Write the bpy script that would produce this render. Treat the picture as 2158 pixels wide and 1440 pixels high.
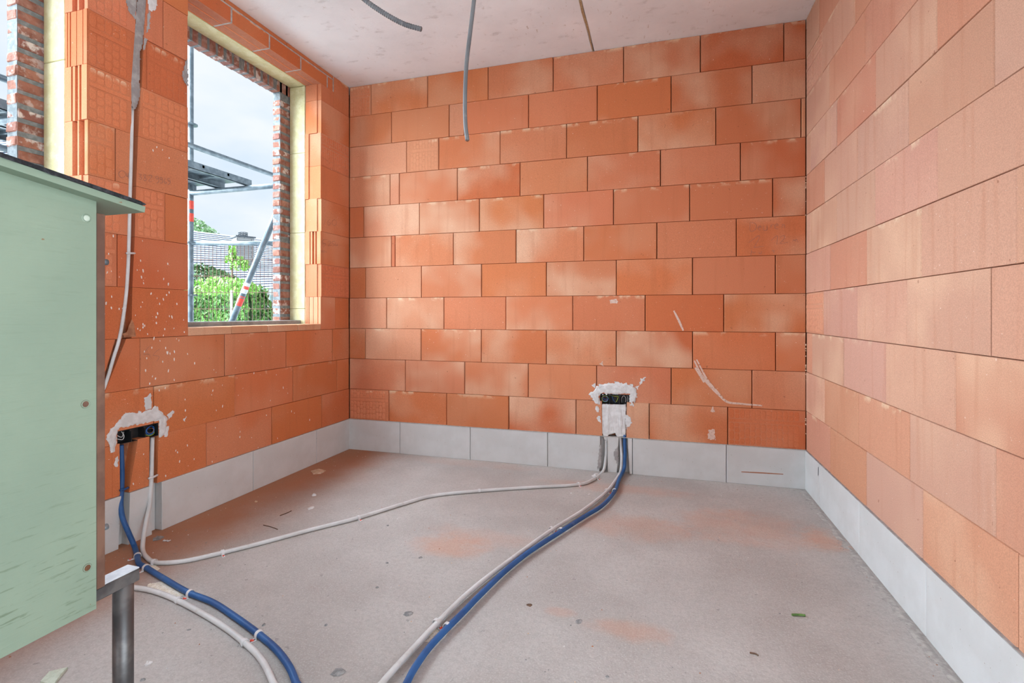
import bpy, math, random
from mathutils import Vector, Matrix, noise
from mathutils.bvhtree import BVHTree  # noqa
random.seed(7)
R = math.radians
for o in list(bpy.data.objects):
    bpy.data.objects.remove(o)
SC = bpy.context.scene
COL = SC.collection

# ------------------------------------------------------------------ camera
F, HY, T, H = 1057.35, 661.69, .2898, 1.1202          # focal length in px, horizon row, yaw, eye height
XL, XR, YB, ZC = -2.4836, .8839, 3.6033, 3.0          # left wall, right wall, back wall, ceiling
CT, ST = math.cos(T), math.sin(T)
cam = bpy.data.cameras.new('camera')
camo = bpy.data.objects.new('camera', cam)
COL.objects.link(camo)
cam.sensor_fit = 'HORIZONTAL'
cam.sensor_width = 36
cam.lens = 36 * F / 2158
cam.shift_y = (HY - 720) / 2158
cam.clip_start = .02
camo.location = (0, 0, H)
camo.rotation_euler = (R(90), 0, T)
SC.camera = camo

# ------------------------------------------------------------------ sky, sun, exposure
SC.view_settings.view_transform = 'Standard'
SC.view_settings.look = 'None'
SC.view_settings.gamma = 1
SC.view_settings.use_curve_mapping = False
SC.view_settings.exposure = 0.0
SKY = 1.12
SUN = 37.5
FILL = 20.0
FILL_SIDE = 82.0
w = bpy.data.worlds.new('overcast_sky')
SC.world = w
w.use_nodes = True
nt = w.node_tree
nt.nodes.clear()
wo = nt.nodes.new('ShaderNodeOutputWorld')
wb = nt.nodes.new('ShaderNodeBackground')
tc = nt.nodes.new('ShaderNodeTexCoord')
wn = nt.nodes.new('ShaderNodeTexNoise')
wn.inputs['Scale'].default_value = 3.2
wn.inputs['Detail'].default_value = 5
wm = nt.nodes.new('ShaderNodeMapping')
wm.inputs['Scale'].default_value = (1, 1, 2.2)
wr = nt.nodes.new('ShaderNodeValToRGB')
wr.color_ramp.elements[0].position = .36
wr.color_ramp.elements[0].color = (.62, .75, .90, 1)
wr.color_ramp.elements[1].position = .62
wr.color_ramp.elements[1].color = (.82, .87, .92, 1)
nt.links.new(tc.outputs['Generated'], wm.inputs['Vector'])
nt.links.new(wm.outputs['Vector'], wn.inputs['Vector'])
nt.links.new(wn.outputs['Fac'], wr.inputs['Fac'])
nt.links.new(wr.outputs['Color'], wb.inputs['Color'])
wb.inputs['Strength'].default_value = SKY
nt.links.new(wb.outputs['Background'], wo.inputs['Surface'])

sun = bpy.data.lights.new('hazy_sun', 'SUN')
sun.energy = SUN
sun.angle = R(95)
sun.color = (.72, .885, 1.0)
suno = bpy.data.objects.new('hazy_sun', sun)
COL.objects.link(suno)
suno.location = (-8, -6, 9)
suno.rotation_euler = Vector((.84, .36, -.42)).to_track_quat('-Z', 'Y').to_euler()

fill = bpy.data.lights.new('rear_fill_lamp', 'AREA')  # added fill lamp behind the camera, stands in an invented opening
fill.shape = 'RECTANGLE'
fill.size = 1.1
fill.size_y = 2.1
fill.energy = FILL
fill.color = (.74, .89, 1.0)
fillo = bpy.data.objects.new('rear_fill_lamp', fill)
COL.objects.link(fillo)
fillo.location = (-1.4, -2.98, 1.1)
fillo.rotation_euler = (R(90), 0, 0)
fillo.rotation_euler = Vector((0, 1, 0)).to_track_quat('-Z', 'Z').to_euler()

side_l = bpy.data.lights.new('side_fill_lamp', 'AREA')  # added fill lamp, brightens left wall, cabinet and ceiling from out of view
side_l.shape = 'RECTANGLE'
side_l.size = 2.3
side_l.size_y = 2.3
side_l.energy = FILL_SIDE
side_l.color = (.78, .91, 1.0)
sideo = bpy.data.objects.new('side_fill_lamp', side_l)
COL.objects.link(sideo)
sideo.location = (XR + .30, -.45, 1.2)
sideo.rotation_euler = Vector((-1, 0, 0)).to_track_quat('-Z', 'Z').to_euler()

# ------------------------------------------------------------------ pixel helpers
CAM = Vector((0, 0, H))
def ray(px, py=HY):
    u = (px - 1079) / F
    return Vector((CT * u - ST, ST * u + CT, (HY - py) / F))
def on_x(px, py, X): d = ray(px, py); return CAM + d * (X / d.x)
def on_y(px, py, Y): d = ray(px, py); return CAM + d * (Y / d.y)
def on_z(px, py, Z): d = ray(px, py); return CAM + d * ((Z - H) / d.z)
def on_b(px, py, b): return CAM + ray(px, py) * b
def uL(px): return on_x(px, 0, XL).y              # left wall: u = y
def uB(px): return on_y(px, 0, YB).x              # back wall: u = x
def uR(px): return -on_x(px, 0, XR).y             # right wall: u = -y
def pL(px, py): p = on_x(px, py, XL); return (p.y, p.z)
def pB(px, py): p = on_y(px, py, YB); return (p.x, p.z)
def pR(px, py): p = on_x(px, py, XR); return (-p.y, p.z)

WALLS = {'L': (Vector((XL, 0, 0)), R(90), pL), 'B': (Vector((0, YB, 0)), 0.0, pB), 'R': (Vector((XR, 0, 0)), R(-90), pR)}
def wpos(W, u, v, d=0.0):
    """wall coordinates -> world; d = distance out of the wall into the room"""
    if W == 'L': return Vector((XL + d, u, v))
    if W == 'B': return Vector((u, YB - d, v))
    return Vector((XR - d, -u, v))

# ------------------------------------------------------------------ materials
def new_mat(name):
    m = bpy.data.materials.new(name)
    m.use_nodes = True
    n = m.node_tree
    b = n.nodes['Principled BSDF']
    b.inputs['Roughness'].default_value = .8
    return m, n, b
class N:
    """tiny node-writing helper"""
    def __init__(s, nt): s.t = nt
    def node(s, typ, **kw):
        n = s.t.nodes.new(typ)
        for k, v in kw.items(): setattr(n, k, v)
        return n
    def link(s, a, b): s.t.links.new(a, b)
    def setin(s, n, key, v):
        if hasattr(v, 'is_linked') or hasattr(v, 'links'): s.link(v, n.inputs[key])
        else: n.inputs[key].default_value = v
    def coord(s, kind='Object'): return s.node('ShaderNodeTexCoord').outputs[kind]
    def mapping(s, vec, scale=(1, 1, 1), loc=(0, 0, 0), rot=(0, 0, 0)):
        n = s.node('ShaderNodeMapping'); s.link(vec, n.inputs['Vector'])
        n.inputs['Scale'].default_value = scale; s.setin(n, 'Location', loc); n.inputs['Rotation'].default_value = rot
        return n.outputs['Vector']
    def noise(s, vec, scale, detail=3, rough=.55):
        n = s.node('ShaderNodeTexNoise'); s.link(vec, n.inputs['Vector'])
        n.inputs['Scale'].default_value = scale; n.inputs['Detail'].default_value = detail; n.inputs['Roughness'].default_value = rough
        return n.outputs['Fac']
    def voro(s, vec, scale, out='Distance'):
        n = s.node('ShaderNodeTexVoronoi'); s.link(vec, n.inputs['Vector']); n.inputs['Scale'].default_value = scale
        return n.outputs[out]
    def step(s, v, lo, hi, a=0.0, b=1.0):
        n = s.node('ShaderNodeMapRange', interpolation_type='SMOOTHSTEP'); s.link(v, n.inputs['Value'])
        n.inputs['From Min'].default_value = lo; n.inputs['From Max'].default_value = hi
        n.inputs['To Min'].default_value = a; n.inputs['To Max'].default_value = b
        return n.outputs['Result']
    def math(s, op, a, b=0.0):
        n = s.node('ShaderNodeMath', operation=op); s.setin(n, 0, a); s.setin(n, 1, b); return n.outputs[0]
    def mix(s, fac, a, b, blend='MIX'):
        n = s.node('ShaderNodeMix', data_type='RGBA', blend_type=blend)
        s.setin(n, 0, fac)
        for k, v in ((6, a), (7, b)):
            if isinstance(v, tuple): n.inputs[k].default_value = v + (1,) if len(v) == 3 else v
            else: s.link(v, n.inputs[k])
        return n.outputs[2]
    def bump(s, hgt, strength, dist, bsdf, prev=None):
        n = s.node('ShaderNodeBump'); s.link(hgt, n.inputs['Height'])
        n.inputs['Strength'].default_value = strength; n.inputs['Distance'].default_value = dist
        if prev is not None: s.link(prev, n.inputs['Normal'])
        s.link(n.outputs['Normal'], bsdf.inputs['Normal'])
        return n.outputs['Normal']
    def sep(s, vec):
        n = s.node('ShaderNodeSeparateXYZ'); s.link(vec, n.inputs[0]); return n.outputs

def mottled(name, c1, c2, scale=8, rough=.8, bump=.3, bscale=120, bdist=.002, metallic=0.0, lo=.4, hi=.65, specks=None, coord='Object'):
    m, t, b = new_mat(name); n = N(t)
    co = n.coord(coord)
    f = n.step(n.noise(co, scale, 4), lo, hi)
    c = n.mix(f, c1, c2)
    if specks:
        sp = n.step(n.noise(co, specks[1], 2), specks[2], specks[2] + .04)
        c = n.mix(sp, c, specks[0])
    n.link(c, b.inputs['Base Color'])
    b.inputs['Roughness'].default_value = rough
    b.inputs['Metallic'].default_value = metallic
    if bump: n.bump(n.noise(co, bscale, 3), bump, bdist, b)
    return m

def terracotta(name='terracotta', bump=.22):
    m, t, b = new_mat(name); n = N(t)
    oi = n.node('ShaderNodeObjectInfo')
    off = n.math('MULTIPLY', oi.outputs['Random'], 53.0)
    vadd = n.node('ShaderNodeVectorMath', operation='ADD')
    cx = n.node('ShaderNodeCombineXYZ')
    for k in range(3): n.link(off, cx.inputs[k])
    n.link(n.coord('Object'), vadd.inputs[0]); n.link(cx.outputs[0], vadd.inputs[1])
    co = vadd.outputs[0]
    gen = n.sep(n.coord('Generated'))
    base = oi.outputs['Color']
    # kiln flash and some painted window light: pale clouds, amount by the block's alpha
    cl = n.step(n.noise(co, 2.6, 2, .45), .40, .72)
    fl = n.math('MULTIPLY', cl, oi.outputs['Alpha'])
    c = n.mix(n.math('MULTIPLY', fl, .8), base, (.72, .45, .30))
    # darker drag streaks along the extrusion
    st = n.step(n.noise(n.mapping(co, (22, 22, 1.6)), 1.0, 4), .52, .72, 0, .20)
    c = n.mix(st, c, (.40, .13, .055))
    # pale lime bloom on the upper edge of some blocks
    rnd = n.math('FRACT', n.math('MULTIPLY', oi.outputs['Random'], 17.3))
    top = n.step(gen[2], .86, 1.0)
    tn = n.step(n.noise(co, 13, 3), .50, .62)
    tm = n.math('MULTIPLY', n.math('MULTIPLY', top, tn), n.step(rnd, .55, .85, 0, .55))
    c = n.mix(tm, c, (.80, .62, .42))
    # brown scorch spots and light grit
    sp = n.step(n.noise(co, 42, 2), .735, .76, 0, .55)
    c = n.mix(sp, c, (.26, .09, .045))
    ws = n.step(n.noise(co, 95, 1), .775, .79, 0, .6)
    c = n.mix(ws, c, (.82, .66, .55))
    gr = n.step(n.noise(co, 300, 2), .35, .65, .90, 1.07)
    gm = n.node('ShaderNodeMix', data_type='RGBA', blend_type='MULTIPLY'); gm.inputs[0].default_value = 1
    n.link(c, gm.inputs[6]); n.link(gr, gm.inputs[7])
    n.link(gm.outputs[2], b.inputs['Base Color'])
    b.inputs['Roughness'].default_value = .92
    b.inputs['Specular IOR Level'].default_value = .25
    p = n.bump(n.noise(co, 260, 3), bump, .0015, b)
    n.bump(n.noise(co, 9, 2), .25, .006, b, p)
    return m

M = {}
M['terra'] = terracotta()
M['terra_cut'] = mottled('terracotta_cut', (.30, .12, .06), (.46, .20, .10), 30, .95, .8, 60, .006)
M['joint'] = mottled('joint_dark', (.20, .085, .045), (.30, .13, .07), 20, .95, .4)
M['lintel_mortar'] = mottled('lintel_mortar', (.36, .33, .31), (.48, .45, .42), 40, .95, .6, 90, .003)
M['base'] = mottled('base_block', (.56, .545, .53), (.605, .595, .585), 5, .93, .35, 180, .002, specks=((.42, .36, .31), 60, .70))
M['plaster'] = mottled('white_plaster', (.60, .575, .56), (.70, .68, .67), 30, .85, .35, 60, .003)
M['mortar'] = mottled('grey_mortar', (.30, .27, .26), (.40, .37, .355), 25, .95, .6, 110, .004)
M['insul'] = mottled('yellow_insulation', (.60, .53, .29), (.67, .61, .38), 22, .9, .7, 70, .005, specks=((.60, .48, .20), 90, .69))
M['gconduit'] = None
M['steel'] = mottled('dull_steel', (.09, .085, .085), (.17, .16, .155), 14, .42, .15, 90, .001, metallic=.55, specks=((.22, .09, .04), 50, .73))
M['white_dust'] = mottled('dusty_steel_top', (.52, .53, .57), (.66, .67, .70), 30, .6, .1)
M['galv'] = mottled('galvanised_steel', (.12, .145, .165), (.20, .23, .25), 18, .42, .1, 60, .001, metallic=.45)
M['rust'] = mottled('rusty_wire', (.12, .055, .04), (.20, .09, .06), 30, .8, 0)
M['red'] = mottled('red_tape', (.72, .06, .035), (.80, .10, .06), 30, .5, 0)
M['white'] = mottled('white_plastic', (.62, .61, .61), (.70, .69, .69), 20, .45, 0)
M['black'] = mottled('black_plastic', (.008, .008, .009), (.016, .016, .017), 20, .55, 0)
M['felt'] = mottled('roofing_felt', (.012, .012, .014), (.04, .04, .045), 60, .95, .9, 220, .004)
M['brownply'] = mottled('brown_board', (.12, .055, .035), (.19, .095, .06), 12, .75, .4, 60, .002)
M['pencil'] = mottled('pencil', (.24, .12, .09), (.34, .16, .11), 90, .8, 0)
M['chalk'] = mottled('chalk_scrape', (.74, .50, .40), (.84, .66, .57), 60, .95, 0)
def scuff(name, c1, amount):
    m, t, b = new_mat(name); n = N(t)
    co = n.coord('Object')
    f = n.step(n.noise(n.mapping(co, (1, 1, 1)), 55, 5, .75), .5 - amount * .2, .62 - amount * .2)
    b.inputs['Base Color'].default_value = c1 + (1,)
    b.inputs['Roughness'].default_value = .95
    n.link(n.math('MULTIPLY', f, .75), b.inputs['Alpha'])
    return m
M['chalk'] = scuff('chalk_scrape', (.80, .60, .50), .75)
M['duststreak'] = scuff('dust_streak', (.45, .17, .08), .9)
M['splash'] = mottled('plaster_splash', (.74, .60, .52), (.84, .75, .69), 60, .9, 0)
M['facebrick_mortar'] = mottled('facade_mortar', (.15, .16, .165), (.22, .23, .235), 40, .95, .6, 90, .003)
M['sawdust'] = mottled('sawdust', (.68, .61, .50), (.84, .79, .70), 90, .95, .8, 150, .004)
M['stone'] = mottled('grey_crumb', (.20, .20, .20), (.32, .31, .30), 60, .95, .5, 120, .003)
M['chip'] = mottled('beige_chip', (.52, .34, .22), (.68, .50, .36), 40, .9, .4, 120, .002)
M['twig'] = mottled('brown_twig', (.10, .055, .035), (.18, .10, .06), 60, .9, .3)
M['greenstick'] = mottled('green_stick', (.08, .16, .04), (.13, .24, .06), 60, .7, 0)
M['wire_blue'] = mottled('blue_wire', (.03, .14, .45), (.05, .18, .52), 30, .4, 0)
M['wire_yg'] = mottled('yellow_green_wire', (.42, .46, .05), (.20, .40, .06), 120, .4, 0)
M['wire_brown'] = mottled('brown_wire', (.14, .05, .02), (.18, .07, .03), 30, .4, 0)
M['wire_white'] = mottled('white_wire', (.62, .62, .62), (.72, .72, .72), 30, .4, 0)

def conduit_mat(name, c1, c2, rib=True, dirty=(.45, .38, .32)):
    m, t, b = new_mat(name); n = N(t)
    co = n.coord('Object'); uv = n.coord('UV')
    c = n.mix(n.step(n.noise(co, 9, 4), .35, .7), c1, c2)
    c = n.mix(n.step(n.noise(co, 26, 3), .60, .75, 0, .35), c, dirty)
    n.link(c, b.inputs['Base Color'])
    b.inputs['Roughness'].default_value = .48
    if rib:
        wv = n.node('ShaderNodeTexWave', bands_direction='Y'); wv.inputs['Scale'].default_value = 80
        n.link(uv, wv.inputs['Vector'])
        n.bump(wv.outputs['Fac'], .35, .0012, b)
    return m
M['gconduit'] = conduit_mat('grey_conduit', (.56, .55, .54), (.66, .655, .65))
M['bconduit'] = conduit_mat('blue_conduit', (.010, .07, .22), (.018, .105, .30), dirty=(.10, .16, .30))
M['dgconduit'] = conduit_mat('dark_grey_conduit', (.085, .085, .09), (.13, .13, .135), rib=False)
M['cable'] = conduit_mat('grey_cable', (.12, .122, .128), (.165, .167, .172), rib=False)

def face_brick_mat():
    m, t, b = new_mat('face_brick'); n = N(t)
    oi = n.node('ShaderNodeObjectInfo')
    vadd = n.node('ShaderNodeVectorMath', operation='ADD')
    cx = n.node('ShaderNodeCombineXYZ')
    off = n.math('MULTIPLY', oi.outputs['Random'], 31.0)
    for k in range(3): n.link(off, cx.inputs[k])
    n.link(n.coord('Object'), vadd.inputs[0]); n.link(cx.outputs[0], vadd.inputs[1])
    co = vadd.outputs[0]
    c = n.mix(n.step(n.noise(co, 18, 4), .35, .7), oi.outputs['Color'], (.20, .075, .05))
    fl = n.math('MULTIPLY', n.step(n.noise(co, 24, 4), .48, .62), oi.outputs['Alpha'])
    c = n.mix(fl, c, (.60, .52, .49))
    n.link(c, b.inputs['Base Color'])
    b.inputs['Roughness'].default_value = .95
    n.bump(n.noise(co, 60, 4), .9, .006, b)
    return m
M['face'] = face_brick_mat()

def floor_mat():
    m, t, b = new_mat('concrete_floor'); n = N(t)
    co = n.coord('Object'); xyz = n.sep(co)
    big = n.step(n.noise(co, 1.6, 5, .6), .32, .68)
    c = n.mix(big, (.395, .355, .330), (.50, .465, .44))
    fine = n.noise(co, 55, 5, .7)
    c = n.mix(n.step(fine, .42, .62, 0, .38), c, (.34, .305, .285))
    c = n.mix(n.step(n.noise(co, 150, 3), .52, .64, 0, .42), c, (.57, .545, .525))
    # brick dust: thick where the chases were cut along the left wall, drifts elsewhere
    wob = n.math('MULTIPLY', n.math('SUBTRACT', n.noise(co, 2.5, 4), .5), .45)
    dl = n.math('SUBTRACT', n.math('ADD', xyz[0], wob), XL)
    edge = n.step(dl, .08, .62, .88, 0)
    c = n.mix(edge, c, (.40, .165, .075))
    def patch(x, y, rx, ry, amt):
        dx = n.math('DIVIDE', n.math('SUBTRACT', xyz[0], x), rx)
        dy = n.math('DIVIDE', n.math('SUBTRACT', xyz[1], y), ry)
        d = n.math('ADD', n.math('MULTIPLY', dx, dx), n.math('MULTIPLY', dy, dy))
        d = n.math('ADD', d, n.math('MULTIPLY', n.math('SUBTRACT', n.noise(co, 7, 6, .7), .5), 3.2))
        return n.step(d, -.2, 1.5, amt * .8, 0)
    for px, py, rx, ry, amt in ((950, 1150, .20, .13, .55), (1010, 1130, .30, .10, .25), (1330, 1110, .35, .16, .35), (1560, 1110, .35, .25, .38),
                                (1740, 1140, .10, .16, .55), (1330, 1330, .16, .07, .40), (1300, 1030, .5, .09, .35), (980, 975, .7, .10, .20), (1180, 1290, .06, .03, .3)):
        p = on_z(px, py, 0)
        c = n.mix(patch(p.x, p.y, rx, ry, amt), c, (.60, .27, .15))
    # scattered dark grit
    c = n.mix(n.step(n.noise(co, 32, 2), .715, .74, 0, .55), c, (.24, .22, .21))
    n.link(c, b.inputs['Base Color'])
    b.inputs['Roughness'].default_value = .93
    b.inputs['Specular IOR Level'].default_value = .3
    p = n.bump(n.noise(co, 130, 5, .7), .65, .005, b)
    n.bump(n.noise(co, 7, 3), .4, .012, b, p)
    return m
M['floor'] = floor_mat()

def ceiling_mat():
    m, t, b = new_mat('concrete_ceiling'); n = N(t)
    co = n.coord('Object')
    c = n.mix(n.step(n.noise(co, 2.2, 5, .6), .3, .7), (.80, .81, .82), (.89, .90, .91))
    c = n.mix(n.step(n.noise(n.mapping(co, (1, 1.8, 1)), 7, 5, .65), .56, .72, 0, .38), c, (.42, .40, .385))
    st = n.math('MULTIPLY', n.step(n.noise(n.mapping(co, (2.4, 1, 1)), 14, 5, .7), .60, .70), n.step(n.noise(co, 2.4, 2), .48, .64))
    c = n.mix(n.math('MULTIPLY', st, .6), c, (.40, .29, .20))
    n.link(c, b.inputs['Base Color']); b.inputs['Roughness'].default_value = .9
    n.bump(n.noise(co, 60, 4), .2, .004, b)
    return m
M['ceiling'] = ceiling_mat()
M['caulk'] = mottled('joint_filler', (.36, .25, .13), (.46, .34, .20), 40, .9, .4)

def green_mat(name, under=False):
    m, t, b = new_mat(name); n = N(t)
    co = n.coord('Object')
    c = n.mix(n.step(n.noise(co, 4, 4), .3, .7), (.215, .280, .205), (.245, .310, .225))
    s = n.noise(n.mapping(co, (90, 11, 130)), 1.0, 5, .65)
    low = n.step(n.sep(co)[2], .0, .35, 1, .12)
    k = n.math('MULTIPLY', n.step(s, .57, .66, 0, .65), low)
    c = n.mix(k, c, (.11, .15, .085))
    s2 = n.math('MULTIPLY', n.step(n.noise(n.mapping(co, (40, 30, 60)), 1.0, 3), .735, .75, 0, .8), 1.0)
    c = n.mix(s2, c, (.22, .10, .04))
    n.link(c, b.inputs['Base Color']); b.inputs['Roughness'].default_value = .62
    n.bump(s, .25, .002, b)
    return m
M['green'] = green_mat('mint_painted_plywood')

def leaf_mat(name, c1, c2):
    m, t, b = new_mat(name); n = N(t)
    c = n.mix(n.step(n.noise(n.coord('Object'), 9, 3), .35, .65), c1, c2)
    n.link(c, b.inputs['Base Color']); b.inputs['Roughness'].default_value = .55
    return m
M['leaf'] = leaf_mat('hedge_leaves', (.055, .16, .03), (.16, .33, .06))
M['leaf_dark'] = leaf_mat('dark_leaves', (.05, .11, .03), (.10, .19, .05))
M['leaf_lime'] = leaf_mat('lime_leaves', (.20, .42, .06), (.30, .52, .10))
M['leaf_pale'] = leaf_mat('pale_leaves', (.16, .28, .12), (.26, .38, .18))
M['bark'] = mottled('bark', (.12, .08, .05), (.20, .14, .10), 30, .9, .4)
def tile_mat():
    m, t, b = new_mat('roof_tiles'); n = N(t)
    co = n.coord('Object')
    c = n.mix(n.step(n.noise(co, 3, 3), .3, .7), (.52, .58, .68), (.62, .68, .78))
    n.link(c, b.inputs['Base Color']); b.inputs['Roughness'].default_value = .55
    return m
M['tiles'] = tile_mat()
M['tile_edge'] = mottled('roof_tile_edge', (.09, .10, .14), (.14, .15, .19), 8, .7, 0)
M['render'] = mottled('pale_render', (.62, .61, .56), (.68, .67, .62), 3, .85, 0)
def stone_brick(name):
    m, t, b = new_mat(name); n = N(t)
    br = n.node('ShaderNodeTexBrick'); n.link(n.mapping(n.coord('Object'), (1, 1, 1), rot=(R(90), 0, 0)), br.inputs['Vector'])
    br.inputs['Color1'].default_value = (.24, .22, .21, 1); br.inputs['Color2'].default_value = (.33, .31, .29, 1); br.inputs['Mortar'].default_value = (.14, .14, .14, 1)
    br.inputs['Scale'].default_value = 4.0; br.inputs['Brick Width'].default_value = .9; br.inputs['Row Height'].default_value = .3; br.inputs['Mortar Size'].default_value = .03
    n.link(br.outputs['Color'], b.inputs['Base Color']); b.inputs['Roughness'].default_value = .9
    return m
M['chimney'] = stone_brick('chimney_brick')
M['bounce_ground'] = mottled('pale_bounce_ground', (.54, .54, .53), (.64, .64, .63), 3, .9, .3, 60, .02)  # unseen ground set pale to bounce daylight up to the ceiling
M['darkmetal'] = mottled('dark_metal', (.05, .055, .065), (.09, .10, .11), 10, .6, 0)
M['glassdoor'] = mottled('teal_door', (.20, .30, .30), (.26, .36, .35), 10, .5, 0)

# ------------------------------------------------------------------ mesh helpers
def link(o, parent=None):
    COL.objects.link(o)
    if parent is not None: o.parent = parent
    return o
def tag(o, label=None, cat=None, group=None, kind=None):
    if label: o['label'] = label
    if cat: o['category'] = cat
    if group: o['group'] = group
    if kind: o['kind'] = kind
    return o
class MB:
    def __init__(s): s.v, s.f, s.m, s.uv = [], [], [], []
    def add(s, vs, fs, mi=0, uvs=None):
        k = len(s.v)
        s.v += [tuple(p) for p in vs]
        for i, f in enumerate(fs):
            s.f.append(tuple(a + k for a in f)); s.m.append(mi)
            s.uv.append(uvs[i] if uvs else None)
    def box(s, x0, x1, y0, y1, z0, z1, mi=0):
        s.add([(x, y, z) for z in (z0, z1) for y in (y0, y1) for x in (x0, x1)],
              [(0, 2, 3, 1), (4, 5, 7, 6), (0, 1, 5, 4), (2, 6, 7, 3), (0, 4, 6, 2), (1, 3, 7, 5)], mi)
    def cbox(s, x0, x1, y0, y1, z0, z1, c, mi=0):
        """box with all its long edges chamfered"""
        P = []
        for (ax, lo, hi) in ((0, x0, x1), (1, y0, y1), (2, z0, z1)): pass
        xs, ys, zs = (x0, x1), (y0, y1), (z0, z1)
        idx = {}
        for i in (0, 1):
            for j in (0, 1):
                for k in (0, 1):
                    sx, sy, sz = (1, -1)[i], (1, -1)[j], (1, -1)[k]
                    for a in range(3):
                        p = [xs[i] + sx * c, ys[j] + sy * c, zs[k] + sz * c]
                        p[a] = (xs[i], ys[j], zs[k])[a]
                        idx[(i, j, k, a)] = len(P); P.append(tuple(p))
        fs = []
        for a in range(3):
            o1, o2 = [(1, 2), (2, 0), (0, 1)][a]
            for side in (0, 1):
                q = []
                for (e, g) in ((0, 0), (1, 0), (1, 1), (0, 1)):
                    t = [0, 0, 0]; t[a] = side; t[o1] = e; t[o2] = g
                    q.append(idx[(t[0], t[1], t[2], a)])
                fs.append(tuple(q if side else q[::-1]))
        for a in range(3):       # edges along axis a
            o1, o2 = [(1, 2), (2, 0), (0, 1)][a]
            for e in (0, 1):
                for g in (0, 1):
                    q = []
                    for l in (0, 1):
                        t = [0, 0, 0]; t[a] = l; t[o1] = e; t[o2] = g
                        q.append((idx[(t[0], t[1], t[2], o1)], idx[(t[0], t[1], t[2], o2)]))
                    face = (q[0][0], q[1][0], q[1][1], q[0][1])
                    fs.append(face if (e != g) else face[::-1])
        for i in (0, 1):
            for j in (0, 1):
                for k in (0, 1):
                    face = (idx[(i, j, k, 0)], idx[(i, j, k, 1)], idx[(i, j, k, 2)])
                    fs.append(face if (i + j + k) % 2 else face[::-1])
        s.add(P, fs, mi)
    def prism(s, poly, y0, y1, mi=0):
        """polygon in (x,z), extruded from y0 (front, towards the room) to y1; poly counter-clockwise seen from -y"""
        n = len(poly)
        a = sum(poly[i][0] * poly[(i + 1) % n][1] - poly[(i + 1) % n][0] * poly[i][1] for i in range(n))
        if a < 0: poly = poly[::-1]
        vs = [(x, y0, z) for x, z in poly] + [(x, y1, z) for x, z in poly]
        fs = [tuple(range(n)), tuple(range(2 * n - 1, n - 1, -1))]
        fs += [(i, n + i, n + (i + 1) % n, (i + 1) % n) for i in range(n)]
        s.add(vs, fs, mi)
    def zprism(s, poly, z0, z1, mi=0):
        n = len(poly)
        a = sum(poly[i][0] * poly[(i + 1) % n][1] - poly[(i + 1) % n][0] * poly[i][1] for i in range(n))
        if a < 0: poly = poly[::-1]
        vs = [(x, y, z0) for x, y in poly] + [(x, y, z1) for x, y in poly]
        fs = [tuple(range(n - 1, -1, -1)), tuple(range(n, 2 * n))]
        fs += [(i, (i + 1) % n, n + (i + 1) % n, n + i) for i in range(n)]
        s.add(vs, fs, mi)
    def tube(s, pts, r, n=10, closed=False, mi=0, cap=True, radii=None):
        pts = [Vector(p) for p in pts]
        L = 0; rings = []
        up = None
        for i, p in enumerate(pts):
            a = pts[i - 1] if i > 0 else (pts[-1] if closed else p)
            c = pts[i + 1] if i < len(pts) - 1 else (pts[0] if closed else p)
            t = (c - a).normalized()
            if up is None:
                up = Vector((0, 0, 1)) if abs(t.z) < .9 else Vector((1, 0, 0))
            up = (up - t * up.dot(t)).normalized()
            sd = t.cross(up)
            if i: L += (p - pts[i - 1]).length
            rr = radii[i] if radii else r
            rings.append(([p + (up * math.cos(2 * math.pi * k / n) + sd * math.sin(2 * math.pi * k / n)) * rr for k in range(n)], L))
        vs = [q for ring, _ in rings for q in ring]
        fs, uv = [], []
        m = len(rings)
        for i in range(m if closed else m - 1):
            j = (i + 1) % m
            for k in range(n):
                k2 = (k + 1) % n
                fs.append((i * n + k, i * n + k2, j * n + k2, j * n + k))
                l0, l1 = rings[i][1], rings[j][1]
                uv.append([(k / n, l0), ((k + 1) / n, l0), ((k + 1) / n, l1), (k / n, l1)])
        s.add(vs, fs, mi, uv)
        if cap and not closed:
            k0 = len(s.v) - len(vs)
            s.f.append(tuple(k0 + k for k in range(n - 1, -1, -1))); s.m.append(mi); s.uv.append(None)
            s.f.append(tuple(k0 + (m - 1) * n + k for k in range(n))); s.m.append(mi); s.uv.append(None)
    def mesh(s, name, mats, smooth=False, flip=False):
        me = bpy.data.meshes.new(name)
        me.from_pydata(s.v, [], [f[::-1] for f in s.f] if flip else s.f)
        for m in (mats if isinstance(mats, (list, tuple)) else [mats]): me.materials.append(m)
        me.polygons.foreach_set('material_index', s.m)
        if smooth: me.polygons.foreach_set('use_smooth', [True] * len(s.f))
        if any(u is not None for u in s.uv):
            ul = me.uv_layers.new(name='UVMap'); k = 0
            for f, u in zip(s.f, s.uv):
                for q in range(len(f)):
                    if u is not None: ul.data[k].uv = u[q]
                    k += 1
        me.update()
        return me
    def obj(s, name, mats, parent=None, smooth=False, loc=(0, 0, 0), rz=0.0):
        o = bpy.data.objects.new(name, s.mesh(name, mats, smooth))
        o.location = loc; o.rotation_euler = (0, 0, rz)
        return link(o, parent)
def empty(name, loc=(0, 0, 0), rz=0.0):
    o = bpy.data.objects.new(name, None); o.location = loc; o.rotation_euler = (0, 0, rz); o.empty_display_size = .1
    return link(o)
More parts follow.
